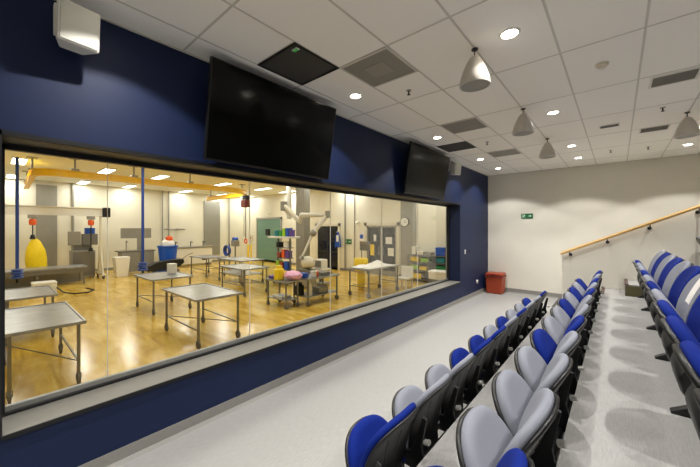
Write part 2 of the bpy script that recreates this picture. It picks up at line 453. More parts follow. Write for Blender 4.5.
def row(E, zf, Y0, seats, rowname, group, joints):
    n = len(seats)
    for k, s_ in enumerate(seats):
        sc, bc = (s_, s_) if isinstance(s_, str) else s_
        full = {'b': 'blue', 'g': 'grey'}
        sc, bc = full[sc], full[bc]
        col = '%s tip-up seat' % sc if sc == bc else '%s-pad %s-back tip-up seat' % (sc, bc)
        pos = ORD[n-1-k]
        lab = '%s, %s from the far end of the %s' % (col, pos, rowname)
        chair((E, Y0+P_*k, zf), sc, bc, lab, group)
    beam('black steel beam on feet under the %s' % rowname, E, Y0-.29, Y0+P_*(n-1)+.29, zf, joints)

row(E1, 0, 1.67, list('bggbbgbggb'), 'front row', 'tip-up seats in the front row', [1.40+1.09*i for i in range(6)])
row(E2, RISE, 1.02, list('bgggbggbgbgb'), 'middle row', 'tip-up seats in the middle row', [.73+1.09*i for i in range(7)])
row(E3, RISE*2, 1.475, ['g', 'b', 'b', 'b', 'g', 'b', 'g', 'b', 'g', ('g', 'b'), ('b', 'g')], 'right-hand row', 'tip-up seats in the right-hand row', [1.75+1.09*i for i in range(6)])
chair((E4, 7.52, RISE*3), 'grey', 'grey', 'grey tip-up seat on the tier above the right-hand row, cut by the right edge', None)
beam('short black steel beam on feet on the topmost tier', E4, 7.2, 7.85, RISE*3, [7.27, 7.79])
# notice on a backrest of the right-hand row
pp = MB()
y0 = 1.475+4*P_
for (t0, t1) in ((.42, 1.0),):
    rows = []
    for i in range(7):
        t = t0+(t1-t0)*i/6; x, z = bprof(t); n_ = bnrm(t)
        rows.append([(x-n_[0]*.037-.03*(q/.262)**2, q, z-n_[1]*.037) for q in (-.11, -.05, .02, .08)])
    V = [[pp.bm.verts.new(p) for p in r] for r in rows]; W = [[pp.bm.verts.new((p[0]-.001, p[1], p[2]+.001)) for p in r] for r in rows]
    for i in range(6):
        for k in range(3):
            pp.bm.faces.new((V[i][k], V[i][k+1], V[i+1][k+1], V[i+1][k])); pp.bm.faces.new((W[i][k], W[i+1][k], W[i+1][k+1], W[i][k+1]))
o = pp.build('paper_notice', M['paper'], None, loc=(E3, y0, RISE*2))
tag(o, 'white paper sheet lying on a grey backrest of the right-hand row', 'paper')

# ------------------------------------------------------------------ gallery fixtures
def tv(y0, y1, label):
    t = thing('wall_television', label, 'television', (-3.02, (y0+y1)/2, 2.63), 0, None)
    w = (y1-y0)/2; h = .955
    tilt = math.atan2(.15, .95)
    def mk(x0, x1, ya, yb, za, zb, name, mat, par, bev=0):
        b = MB().box(x0, x1, ya, yb, za, zb)
        for v in b.bm.verts:
            x, z = v.co.x, v.co.z
            v.co.x = x*math.cos(tilt)+z*math.sin(tilt); v.co.z = -x*math.sin(tilt)+z*math.cos(tilt)
        return b.build(name, mat, par, bev)
    mk(-.045, 0, -w, w, 0, h, 'housing', M['tv_bezel'], t, .004)
    mk(.0, .002, -w+.014, w-.014, .02, h-.014, 'screen', M['tv_screen'], t)
    MB().box(-.125, -.03, -.3, .3, .30, .62).build('wall_mount', M['dark_metal'], t)
tv(1.36, 3.06, 'large black wall television, the larger-looking one nearer the camera')
tv(5.08, 6.82, 'large black wall television nearer the far end wall')

def wall_speaker(y, z, label, rz):
    t = thing('wall_speaker', label, 'loudspeaker', (WX, y, z), 0, 'white wall speakers')
    MB().box(0, .06, -.055, .055, -.02, .20).build('bracket', M['white_plastic'], t, .006)
    tl = math.radians(-14)
    def xf(b):
        m = Matrix.Translation((.07, .04, .02)) @ Matrix.Rotation(rz, 4, 'Z') @ Matrix.Rotation(math.radians(6), 4, 'Y')
        for v in b.bm.verts: v.co = m @ v.co
        return b
    b = MB().prism([(0, -.07), (0, .07), (.15, .118), (.185, .118), (.185, -.118), (.15, -.118)], 'z', -.14, .14)
    xf(b).build('cabinet', M['white_plastic'], t, .012)
    xf(MB().box(.181, .191, -.107, .107, -.128, .128)).build('grille', M['speaker_grille'], t, .004)
wall_speaker(.365, 3.40, 'white wall speaker above the near end of the viewing window', math.radians(6))
wall_speaker(7.36, 3.40, 'white wall speaker beyond the far television', math.radians(-10))

PEND = [(-1.02, 2.99), (-1.01, 4.92), (-1.0, 6.85), (.77, 6.63)]
PL = ['bell-shaped pendant speaker hanging nearest the camera, largest of the four', 'bell-shaped pendant speaker second along the row above the front seats',
      'bell-shaped pendant speaker furthest along the row above the front seats', 'bell-shaped pendant speaker above the right-hand row near the right edge']
for (x, y), lb in zip(PEND, PL):
    t = thing('pendant_speaker', lb, 'pendant speaker', (x, y, CEIL), 0, 'bell pendant speakers')
    MB().cyl((0, 0, -.09), (0, 0, -.006), .006, n=8).cyl((0, 0, -.014), (0, 0, -.004), .03, n=16).build('hanger', M['dark_metal'], t)
    b = MB().lathe([(0, -.07), (.022, -.072), (.045, -.09), (.075, -.14), (.105, -.21), (.128, -.28), (.138, -.335), (.136, -.352), (.126, -.352), (.124, -.340)], 32)
    b.build('shell', M['pendant'], t, smooth=True)
    MB().lathe([(0, -.338), (.124, -.338), (.124, -.345), (0, -.349)], 32).build('grille', M['pendant_grille'], t, smooth=True)

DL = []
for x, lx in ((-2.53, 'row nearest the navy wall'), (-.71, 'row above the middle seats'), (1.07, 'row above the right-hand seats')):
    for y in ((-1.85, .66, 3.05, 5.42, 7.8, 9.30) if x < -2 else (-1.85, .55, 2.95, 5.36, 7.74, 9.15)):  # first lamp of each row is unseen, added behind the camera for bounce light
        DL.append((x, y, lx))
VIS = {}
for x, y, lx in DL:
    vis = (x < 0 and y > 1) or (x == 1.07 and y > 8)
    ld = bpy.data.lights.new('downlight_lamp', 'SPOT')
    ld.energy = 184; ld.spot_size = math.radians(118); ld.spot_blend = .22; ld.shadow_soft_size = .018
    ld.color = (1, .968, .92)
    ld.use_nodes = True; nt = ld.node_tree; em = nt.nodes['Emission']
    tc = nt.nodes.new('ShaderNodeTexCoord'); sp = nt.nodes.new('ShaderNodeSeparateXYZ'); nt.links.new(tc.outputs['Normal'], sp.inputs[0])
    ab = nt.nodes.new('ShaderNodeMath'); ab.operation = 'ABSOLUTE'; nt.links.new(sp.outputs['Z'], ab.inputs[0])
    pw_ = nt.nodes.new('ShaderNodeMath'); pw_.operation = 'POWER'; pw_.inputs[1].default_value = 3; nt.links.new(ab.outputs[0], pw_.inputs[0])
    ma = nt.nodes.new('ShaderNodeMath'); ma.operation = 'MULTIPLY_ADD'; ma.inputs[1].default_value = .75; ma.inputs[2].default_value = .45; nt.links.new(pw_.outputs[0], ma.inputs[0])
    fo = nt.nodes.new('ShaderNodeLightFalloff'); fo.inputs['Smooth'].default_value = .45; nt.links.new(ma.outputs[0], fo.inputs['Strength'])
    nt.links.new(fo.outputs['Quadratic'], em.inputs['Strength'])
    lo = bpy.data.objects.new('downlight_lamp', ld); COL.objects.link(lo)
    lo.location = (x, y, CEIL-.025)
    if not (vis or (x == 1.07) or -1 < y < 1): continue
    VIS[lx] = VIS.get(lx, 0)+1
    where = {True: 'far'}
    k = [q for q in DL if q[0] == x]; i = len(k)-1-k.index((x, y, lx))
    lab = 'round recessed downlight, %s from the end wall in the %s' % (ORD[i], lx)
    t = thing('ceiling_downlight', lab, 'downlight', (x, y, CEIL), 0, 'recessed ceiling downlights')
    MB().lathe([(.062, -.002), (.085, -.001), (.085, -.008), (.068, -.012), (.062, -.006), (.062, -.002)], 28, cap=False).build('trim_ring', M['white_plastic'], t, smooth=True)
    MB().lathe([(0, -.017), (.045, -.015), (.0615, -.007), (.0615, -.002), (0, -.002)], 28).build('lens', M['led'], t)

def ceil_panel(x0, x1, y0, y1, mat, name, label, cat, frame=None, slats=0, inner=None, group=None):
    t = thing(name, label, cat, ((x0+x1)/2, (y0+y1)/2, CEIL), 0, group)
    a, b_ = (x1-x0)/2, (y1-y0)/2
    MB().box(-a+.02, a-.02, -b_+.02, b_-.02, -.005, -.001).build('panel', mat, t)
    if frame:
        f = MB(); w = .022
        f.box(-a, a, -b_, -b_+w, -.011, -.001).box(-a, a, b_-w, b_, -.011, -.001).box(-a, -a+w, -b_+w, b_-w, -.011, -.001).box(a-w, a, -b_+w, b_-w, -.011, -.001)
        f.build('frame', frame, t)
    if slats:
        f = MB()
        for i in range(slats):
            yy = -b_+.03+(2*b_-.06)*(i+.5)/slats
            f.box(-a+.024, a-.024, yy-.004, yy+.004, -.010, -.005)
        f.build('slat', M['vent_grey'], t)
    if inner:
        MB().box(-.12, .12, -.12, .12, -.010, -.005).build('deflector', pmat('deflector grey', (150, 147, 140), .6, .2, noise=.15, nscale=400), t, .003)
ceil_panel(-2.82, -2.22, 1.81, 2.41, M['vent_black'], 'ceiling_vent', 'black square ceiling panel above the near television', 'vent', M['tv_bezel'], group='ceiling vents')
ceil_panel(-2.82, -2.22, 6.01, 6.61, M['vent_black'], 'ceiling_vent', 'black square ceiling panel above the far television', 'vent', M['tv_bezel'], group='ceiling vents')
ceil_panel(-2.22, -1.62, 2.41, 3.01, M['vent_grey'], 'ceiling_vent', 'grey perforated square air diffuser nearest the camera', 'vent', M['tee'], inner=M['tee'], group='ceiling vents')
ceil_panel(-2.22, -1.62, 4.81, 5.41, M['vent_grey'], 'ceiling_vent', 'grey perforated square air diffuser halfway along the ceiling', 'vent', M['tee'], group='ceiling vents')
ceil_panel(-2.22, -1.62, 7.21, 7.81, M['vent_grey'], 'ceiling_vent', 'grey perforated square air diffuser farthest from the camera', 'vent', M['tee'], group='ceiling vents')
ceil_panel(.28, .68, 4.85, 5.2, M['vent_grey'], 'ceiling_vent', 'white framed slatted return grille near the right edge', 'vent', M['white_plastic'], 9, group='ceiling vents')
ceil_panel(.28, .66, 7.18, 7.52, M['vent_grey'], 'ceiling_vent', 'smaller-looking slatted return grille beyond the other, near the end wall', 'vent', M['white_plastic'], 9, group='ceiling vents')
t = thing('ceiling_slot', 'narrow dark slotted outlet in the ceiling near the end wall', 'vent', (-.1, 6.65, CEIL))
MB().box(-.13, .13, -.085, .085, -.012, 0).build('frame', M['white_plastic'], t, .003)
MB().box(-.115, .115, -.06, -.01, -.016, -.011).box(-.115, .115, .012, .06, -.016, -.011).build('slot', M['vent_black'], t)
t = thing('smoke_detector', 'cream round smoke detector on ceiling tile', 'smoke detector', (-.12, 4.12, CEIL))
MB().lathe([(0, -.0), (.055, -.0), (.055, -.016), (.045, -.03), (0, -.03)], 24).build('base', M['cream_metal'], t, smooth=True)
MB().lathe([(0, -.03), (.03, -.03), (.028, -.048), (0, -.052)], 20).build('sensor', M['cream_metal'], t, smooth=True)
SPR = [(-1.94, 3.36, 'beside the nearest grey diffuser'), (-1.93, 6.35, 'beside the far black panel'), (.48, 6.15, 'between the two slatted grilles'),
       (.48, 8.9, 'beyond the far slatted grille'), (-.11, 8.75, 'near the end wall beyond the dark slot')]
for x, y, w_ in SPR:
    t = thing('ceiling_sprinkler', 'small metal fire sprinkler %s' % w_, 'sprinkler', (x, y, CEIL), 0, 'ceiling sprinklers')
    MB().lathe([(0, .006), (.032, .006), (.03, -.008), (0, -.009)], 18).build('rosette', M['alu'], t, smooth=True)
    MB().cyl((0, 0, -.05), (0, 0, -.006), .009, n=8).cyl((0, 0, -.056), (0, 0, -.05), .02, n=12).build('head', M['dark_metal'], t)
t = thing('ceiling_indicator', 'tiny green indicator box at corner of near black ceiling panel', 'indicator', (-2.29, 1.88, CEIL-.011))
MB().box(-.035, .035, -.02, .02, -.012, 0).build('housing', M['white_plastic'], t, .003)
MB().box(-.028, .028, -.014, .014, -.015, -.012).build('lens', pmat('green indicator', (60, 150, 70), .4, emis=(60, 190, 80), estr=.25), t)

# running man exit sign on end wall
def exit_sign(loc, rotz, w, h, label, name='exit_sign'):
    """sign facing local -y"""
    t = thing(name, label, 'exit sign', loc, rotz, None)
    MB().box(-w/2, w/2, -.02, 0, -h/2, h/2).build('plate', M['exit_green'], t, .003)
    b = MB(); u = h/20.
    def q(pts): b.prism([(px*u, pz*u) for px, pz in pts], 'y', -.0225, -.02)
    cx = -w/2/u*.48
    # doorway and running figure
    q([(cx-7, -8), (cx-6, -8), (cx-6, 7), (cx+3, 7), (cx+3, 8), (cx-7, 8)])
    ring = [(cx+1.6*math.cos(i*PI/5)+1, 5+1.6*math.sin(i*PI/5)) for i in range(10)]; q(ring)
    q([(cx-1.5, 3), (cx+1.5, 3), (cx+.5, -2), (cx-2, -2)]); q([(cx+1.3, 3), (cx+5, 1), (cx+4.6, 0), (cx+1, 1.6)])
    q([(cx-1.4, 3), (cx-4.5, 1.5), (cx-4.4, .4), (cx-1.2, 1.4)]); q([(cx-.6, -2), (cx+.6, -2), (cx+3.8, -4.6), (cx+3.2, -8), (cx+2.1, -8), (cx+2.5, -5)])
    q([(cx-2, -2), (cx-.6, -2), (cx-2, -5), (cx-5.5, -6), (cx-5.5, -5)])
    # arrow panel
    ax = w/2/u*.5
    q([(ax-6, -1.3), (ax+1, -1.3), (ax+1, -4.5), (ax+6.5, 0), (ax+1, 4.5), (ax+1, 1.3), (ax-6, 1.3)])
    b.build('pictogram', M['exit_white'], t)
exit_sign((-2.04, BY, 2.34), 0, .31, .145, 'green running man exit sign on the gallery end wall')

def plate(y, z, r, label, name, cat, group=None):
    t = thing(name, label, cat, (WX, y, z), 0, group)
    MB().box(0, .010, -r*.6, r*.6, -r, r).build('cover', M['white_plastic'], t, .003)
    MB().box(.010, .016, -r*.22, r*.22, -r*.4, r*.4).build('rocker', M['alu'], t, .001)
plate(8.47, 1.335, .058, 'white light switch on the navy wall beside the window', 'light_switch', 'switch')
t = thing('light_switch', 'dark wall plate beside the white light switch', 'switch', (WX, 8.83, 1.34))
MB().box(0, .010, -.035, .035, -.055, .055).build('cover', M['dark_metal'], t, .003)
MB().box(.010, .015, -.012, .012, -.02, .02).build('rocker', M['black_plastic'], t)
t = thing('wall_socket', 'round white wall socket low on the navy wall', 'socket', (WX, 9.42, .40))
MB().cyl((0, 0, 0), (.02, 0, 0), .055, n=20).build('cover', M['white_plastic'], t)
MB().cyl((.02, 0, 0), (.024, 0, 0), .03, n=20).build('outlet', M['alu'], t)

# red bin in corner
t = thing('waste_bin', 'red plastic waste bin with lid in the corner by the end wall', 'bin', (-2.83, 10.13, 0))
b = MB()
A = [b.bm.verts.new(p) for p in ((-.21, -.19, .005), (.21, -.19, .005), (.21, .19, .005), (-.21, .19, .005))]
B_ = [b.bm.verts.new(p) for p in ((-.235, -.215, .52), (.235, -.215, .52), (.235, .215, .52), (-.235, .215, .52))]
for i in range(4): b.bm.faces.new((A[i], A[(i+1) % 4], B_[(i+1) % 4], B_[i]))
b.bm.faces.new(A[::-1]); b.bm.faces.new(B_)
b.build('body', M['red'], t, .02)
MB().box(-.255, .255, -.235, .235, .50, .545).build('rim', M['red_dark'], t, .012)
MB().box(-.245, .245, -.225, .225, .545, .62).build('lid', M['red'], t, .03)
MB().box(-.07, .07, -.24, -.2, .565, .60).build('handle', M['red_dark'], t, .006)

# ------------------------------------------------------------------ laboratory shell
FZ = -.1; LC = 4.08; BX = -19.2; EY = 11.47
struct('floor_laboratory', MB().box(BX, XG, -1.2, EY, FZ-.15, FZ), M['lab_floor'], 'glossy amber epoxy floor of the laboratory', 'floor')
b = MB().box(BX-.15, BX, -1.2, EY+.15, FZ-.15, LC+.1)
for k in range(11): b.box(BX-.001, BX+.004, -.9+1.15*k, -.885+1.15*k, FZ, LC)
struct('wall_laboratory_back', b, M['lab_wall'], 'cream panelled rear wall of the laboratory', 'wall')
b = MB().box(BX-.15, XG, EY, EY+.15, FZ-.15, LC+.1)
struct('wall_laboratory_end', b, M['lab_wall'], 'cream end wall of the laboratory with doors', 'wall')
struct('wall_laboratory_near', MB().box(BX-.15, XG, -1.35, -1.2, FZ-.15, LC+.1), M['lab_wall'], 'cream near end wall of the laboratory', 'wall')
struct('wall_laboratory_window_side', MB().box(XG-.02, XG-.0, -1.2, W0-.01, FZ, LC).box(XG-.02, XG, W1+.01, EY, FZ, LC).box(XG-.02, XG, W0-.01, W1+.01, FZ, Z0-.03).box(XG-.02, XG, W0-.01, W1+.01, Z1+.02, LC), M['lab_wall'], 'laboratory side of the window wall', 'wall')
b = MB().box(BX-.15, XG, -1.35, EY+.15, LC, LC+.1)
struct('ceiling_laboratory', b, M['lab_ceiling'], 'cream panel ceiling of the laboratory', 'ceiling')
struct('baseboard_laboratory', MB().box(BX, BX+.03, -1.2, EY, FZ, FZ+.12).box(BX, XG, EY-.03, EY, FZ, FZ+.12), M['base'], 'grey kerb at foot of the laboratory walls', 'skirting')

# lab ceiling lights
LL = []
for x, rn in ((-18.35, 'rear row'), (-14.1, 'second row'), (-9.8, 'third row'), (-5.6, 'row by the window')):
    for i, y in enumerate((.62, 2.8, 4.55, 7.2, 9.4, 11.0)):
        LL.append((x, y))
        ad = bpy.data.lights.new('laboratory_lamp', 'AREA'); ad.shape = 'RECTANGLE'; ad.size = 1.2; ad.size_y = .3
        ad.energy = 32; ad.color = (1, .985, .93)
        ao = bpy.data.objects.new('laboratory_lamp', ad); COL.objects.link(ao); ao.location = (x, y, LC-.05)
        if x < -12:
            t = thing('ceiling_light_panel', 'rectangular ceiling light in the laboratory %s, %s from the camera side' % (rn, ORD[i]), 'ceiling light', (x, y, LC), 0, 'laboratory ceiling lights')
            MB().box(-.63, .63, -.18, .18, -.03, 0).build('housing', M['white_plastic'], t)
            MB().box(-.6, .6, -.15, .15, -.036, -.03).build('diffuser', M['lab_led'], t)

# doors on lab end wall
d = struct('door_1', MB().box(-17.8, -15.35, EY-.03, EY-.001, FZ, 2.56), M['green_door'], 'large grey-green roller door in laboratory end wall', 'door')
MB().box(-17.92, -17.8, EY-.05, EY, FZ, 2.68).box(-15.35, -15.23, EY-.05, EY, FZ, 2.68).box(-17.92, -15.23, EY-.05, EY, 2.56, 2.68).build('door_frame', M['alu'], d)
b = MB()
for k in range(6): b.box(-17.8, -15.35, EY-.036, EY-.03, .3+.38*k, .31+.38*k)
b.build('slat', M['steel_dark'], d)
MB().box(-16.9, -16.4, EY-.04, EY-.03, 1.55, 1.95).build('vision_panel', M['dark_glass'], d)
d = struct('door_2', MB().box(-12.1, -10.62, EY-.03, EY-.001, FZ, 2.1), M['dark_glass'], 'dark glazed door in pale frame behind the boom arms', 'door')
MB().box(-12.27, -12.1, EY-.06, EY, FZ, 2.24).box(-10.62, -10.5, EY-.06, EY, FZ, 2.24).box(-12.27, -10.5, EY-.06, EY, 2.1, 2.24).build('door_frame', M['cream_metal'], d)
MB().box(-11.39, -11.31, EY-.045, EY-.03, FZ, 2.1).box(-12.1, -10.62, EY-.042, EY-.03, .75, .82).build('mullion', M['black_frame'], d)
d = struct('door_3', MB().box(-8.8, -8.72, EY-.05, EY, FZ, 2.1).box(-8.05, -7.92, EY-.05, EY, FZ, 2.1).box(-7.27, -7.19, EY-.05, EY, FZ, 2.1).box(-8.8, -7.19, EY-.05, EY, 2.02, 2.1).box(-8.8, -7.19, EY-.05, EY, FZ, .12), M['steel_dark'], 'double glazed steel doors in the laboratory end wall', 'door')
MB().box(-8.93, -8.8, EY-.07, EY, FZ, 2.24).box(-7.19, -7.07, EY-.07, EY, FZ, 2.24).box(-8.93, -7.07, EY-.07, EY, 2.1, 2.24).build('door_frame', M['cream_metal'], d)
MB().box(-8.72, -7.27, EY-.02, EY-.012, .12, 2.02).build('pane', M['dark_glass'], d)
MB().cyl((-8.09, EY-.08, .8), (-8.09, EY-.08, 1.2), .015).cyl((-7.88, EY-.08, .8), (-7.88, EY-.08, 1.2), .015).build('handle', M['alu'], d)
NOT = [(-8.5, 1.0, .22, .5, 'yellow_plastic', 'yellow notice on left leaf of the glazed double doors'),
       (-7.6, 1.45, .34, .3, 'paper', 'white notice high on right leaf of the glazed double doors'),
       (-7.5, .95, .3, .35, 'white_plastic', 'pale notice lower on right leaf of the glazed double doors'),
       (-8.35, 1.55, .14, .3, 'paper', 'small pale notice high on left leaf of the glazed double doors')]
for x, z, w_, h_, m_, lb in NOT:
    tag(MB().box(x-w_/2, x+w_/2, EY-.026, EY-.021, z-h_/2, z+h_/2).build('door_notice', M[m_]), lb, 'notice', 'notices on the glazed doors')
struct('trim_5', MB().box(-7.0, -6.42, EY-.03, EY, FZ, 3.9), M['steel_dark'], 'brushed steel wall cladding strip under the wall clock', 'cladding')
struct('trim_6', MB().box(-6.4, -6.28, EY-.07, EY, FZ, 4.0), M['alu'], 'pale vertical duct beside the wall clock', 'duct')
struct('trim_7', MB().box(BX, BX+.04, 1.35, 2.02, .3, 3.9), M['steel_dark'], 'grey cladding panel behind the yellow bag', 'cladding')
struct('trim_8', MB().box(BX, BX+.05, 8.6, 9.6, .35, 3.7), M['steel_dark'], 'grey cladding panel at the far corner of the rear wall', 'cladding')
for i, (x0, y0, r, lb) in enumerate(((BX+.07, 2.55, .05, 'grey vertical pipe on the rear wall beside the gantry crane'), (BX+.07, 6.3, .03, 'thin vertical pipe on the rear wall above the blue bin'),
                       (BX+.07, 6.62, .03, 'second thin vertical pipe above the blue bin'), (-10.15, EY-.05, .035, 'dark vertical conduit beside the dark door'), (-9.55, EY-.04, .02, 'thin vertical conduit beside the green notice'),
                       (BX+.07, 10.2, .035, 'vertical pipe in the rear corner beside the yellow guard'))):
    o = MB().cyl((x0, y0, FZ), (x0, y0, LC), r, n=10).build('wall_pipe', M['steel_dark'], None, smooth=True)
    tag(o, lb, 'pipe', 'vertical pipes on the laboratory walls')
# clock
t = thing('wall_clock', 'round white wall clock with dark rim in the laboratory', 'clock', (-6.79, EY-.03, 2.25))
MB().cyl((0, 0, 0), (0, -.04, 0), .2, n=32).build('rim', M['dark_metal'], t)
MB().cyl((0, -.04, 0), (0, -.045, 0), .18, n=32).build('dial', M['white_plastic'], t)
MB().prism([(-.008, -.02), (.008, -.02), (.07, .08), (.06, .09)], 'y', -.05, -.046).prism([(-.02, .008), (-.02, -.008), (.14, -.03), (.14, -.02)], 'y', -.05, -.046).build('hand', M['black_plastic'], t)
exit_sign((-9.98, EY-.001, 1.34), 0, .44, .24, 'green safety sign on the end wall beside the dark conduit', 'safety_sign')
tag(MB().box(-9.3, -8.98, EY-.012, EY-.001, 1.25, 1.85).build('wall_notice', M['paper']), 'white notice with blue disc left of the glazed double doors', 'notice')
bpy.data.objects['wall_notice'].name = 'wall_notice'
MB().cyl((-9.14, EY-.012, 1.6), (-9.14, EY-.016, 1.6), .11, n=20).build('disc', M['blue_plastic'], bpy.data.objects['wall_notice'])
def camera_dome(p, label, d):
    t = thing('security_camera', label, 'security camera', p, 0, 'security cameras')
    MB().cyl((0, 0, 0), (0, -.1, -.02), .03).build('arm', M['white_plastic'], t)
    MB().cyl((-.1*d, -.1, -.03), (.14*d, -.26, -.08), .06, n=14).build('body', M['white_plastic'], t)
camera_dome((-9.3, EY, 2.3), 'small security camera left of the glazed double doors', 1)
camera_dome((-16.46, EY, 2.95), 'small security camera above the green roller door', 1)

# ------------------------------------------------------------------ laboratory tables
def lab_table(x0, x1, y0, y1, z, label, rot=0, shelf=None, castor=.072, group='stainless steel laboratory tables', cross=True, name='steel_table', cat='table'):
    cx, cy = (x0+x1)/2, (y0+y1)/2; a, b_ = (x1-x0)/2, (y1-y0)/2; H = z-FZ
    t = thing(name, label, cat, (cx, cy, FZ), rot, group)
    m = MB().box(-a, a, -b_, b_, H-.035, H-.012)
    for q in (-1, 1):
        m.box(-a, a, q*b_-.012, q*b_+.012, H-.04, H); m.box(q*a-.012, q*a+.012, -b_, b_, H-.04, H)
    m.build('tabletop', M['steel_top'], t, .003)
    for sx in (-1, 1):
        for sy in (-1, 1):
            px, py = sx*(a-.06), sy*(b_-.06)
            lg = MB().box(px-.017, px+.017, py-.017, py+.017, castor*2, H-.036).build('leg', M['steel'], t)
            MB().cyl((px, py-.015, castor), (px, py+.015, castor), castor, n=16).cyl((px, py-.02, castor), (px, py+.02, castor), castor*.4, n=10).box(px-.012, px+.012, py-.028, py-.02, castor, castor*2.05).box(px-.012, px+.012, py+.02, py+.028, castor, castor*2.05).build('caster', M['rubber'], lg)
    if cross:
        c = MB()
        for sy in (-1, 1): c.box(-a+.06, a-.06, sy*(b_-.06)-.01, sy*(b_-.06)+.01, .30, .32)
        c.cyl((-a+.06, -b_+.06, .31), (a-.06, b_-.06, .31), .009, n=8)
        c.build('crossbar', M['steel'], t)
    if shelf is not None:
        MB().box(-a+.03, a-.03, -b_+.03, b_-.03, shelf-.01, shelf+.01).build('shelf', M['steel_top'], t)
    return t
lab_table(-7.05, -5.36, .10, .84, .74, 'steel table on castors nearest the camera at the left edge')
lab_table(-9.5, -8.1, .16, .86, .72, 'steel table with lower shelf behind the nearest one at left edge', shelf=.3)
lab_table(-9.65, -8.3, 2.5, 3.45, .76, 'steel table on castors with a small white box on its corner')
lab_table(-6.95, -5.37, 2.28, 3.13, .76, 'bare steel table on castors alone in the foreground left of centre')
lab_table(-10.0, -8.5, 5.0, 5.9, .74, 'bare steel table on castors just behind the instrument trolleys, the front of a pair')
lab_table(-12.1, -10.3, 5.95, 6.95, .80, 'bare steel table on castors, rear one of the pair', shelf=.35)
lab_table(-14.6, -13.0, 5.9, 6.8, .74, 'bare steel table farthest back, in front of the white trough')
lab_table(-6.35, -5.5, 7.25, 8.95, .76, 'steel table with a heap of white cloth near the far window end')
tr1 = lab_table(-7.25, -6.35, 4.89, 5.39, .62, 'small steel instrument trolley carrying a yellow jar and pink bag', shelf=.22, castor=.06, group='instrument trolleys', cross=False, name='instrument_trolley', cat='trolley')
tr2 = lab_table(-6.85, -6.15, 5.46, 6.69, .64, 'longer steel instrument trolley beside the one with the yellow jar', shelf=.24, castor=.07, group='instrument trolleys', cross=False, name='instrument_trolley', cat='trolley')
tag(MB().box(0, .22, 0, .18, 0, .26).build('carton', M['white_plastic'], None, .006, loc=(-9.25, 3.15, .761)), 'small white carton standing on a steel table corner', 'carton')

# heap of cloth
b = MB()
n = 22; V = []
for i in range(n+1):
    row_ = []
    for k in range(n+1):
        x, y = -.36+.72*i/n, -.72+1.44*k/n
        h = .02+.16*math.exp(-((x-.02)/.22)**2-((y-.12)/.28)**2)+.07*math.exp(-((x+.05)/.25)**2-((y+.45)/.2)**2)+.018*math.sin(9*x+5*y)*math.sin(13*y)
        if i in (0, n) or k in (0, n): h = .006
        row_.append(b.bm.verts.new((x, y, h)))
    V.append(row_)
for i in range(n):
    for k in range(n): b.bm.faces.new((V[i][k], V[i+1][k], V[i+1][k+1], V[i][k+1]))
base = [[b.bm.verts.new((v.co.x, v.co.y, 0)) for v in r] for r in (V[0], V[n])]
o = b.build('draped_cloth', M['white_cloth'], None, smooth=True, loc=(-5.93, 8.1, .757))
o.data.update(); tag(o, 'heap of crumpled white cloth on steel table near the window end', 'cloth')

# trolley load
def jar(p, r, h, m, label, cat, name, lidm='white_plastic', group=None):
    t = thing(name, label, cat, p, 0, group)
    MB().lathe([(0, 0), (r, 0), (r*1.02, h*.1), (r, h*.72), (r*.6, h*.82), (r*.55, h*.86), (0, h*.86)], 18).build('body', M[m], t, smooth=True)
    MB().lathe([(0, h*.86), (r*.62, h*.86), (r*.62, h), (0, h)], 16).build('lid', M[lidm], t, smooth=True)
def carton(p, w, d, h, m, label, cat='box', name='storage_box', group=None, rot=0):
    t = thing(name, label, cat, p, rot, group)
    MB().box(-w/2, w/2, -d/2, d/2, 0, h*.82).build('body', M[m], t, min(w, d, h)*.06)
    MB().box(-w/2-.008, w/2+.008, -d/2-.008, d/2+.008, h*.82, h).build('lid', M[m], t, min(w, d, h)*.05)
jar((-6.820, 5.040, .621), .135, .36, 'yellow_plastic', 'bright yellow jar on the small instrument trolley', 'jar', 'jar', 'yellow_plastic')
tag(MB().blob((0, 0, .12), (.27, .2, .12), 3, .10, 3).build('plastic_bag', M['pink'], None, smooth=True, loc=(-6.500, 5.260, .61)), 'crumpled pink plastic bag on the trolley beside the yellow jar', 'bag')
carton((-7.100, 5.090, .621), .2, .25, .07, 'purple', 'flat purple tray at left end of the small trolley', 'tray', 'tray')
carton((-6.450, 5.590, .641), .2, .16, .12, 'blue_plastic', 'small blue box on the near end of the longer trolley')
carton((-6.300, 5.790, .641), .12, .12, .17, 'white_plastic', 'small white box beside the blue box on the longer trolley')
jar((-6.350, 5.960, .641), .05, .17, 'orange', 'small orange bottle on the longer trolley', 'bottle', 'bottle')
carton((-6.550, 6.340, .641), .45, .4, .08, 'steel', 'flat steel instrument tray at far end of the longer trolley', 'tray', 'tray')
carton((-6.850, 5.140, FZ+.23), .4, .3, .05, 'white_plastic', 'flat white tray on lower shelf of the small trolley', 'tray', 'tray')
jar((-6.650, 5.590, FZ+.25), .13, .34, 'dark_metal', 'dark tub on lower shelf of the longer trolley', 'tub', 'tub', 'dark_metal')
jar((-6.350, 5.690, FZ+.25), .075, .44, 'white_plastic', 'tall white canister on lower shelf of the longer trolley', 'canister', 'canister')
carton((-6.450, 6.190, FZ+.25), .3, .35, .16, 'steel_dark', 'grey box on lower shelf of the longer trolley')

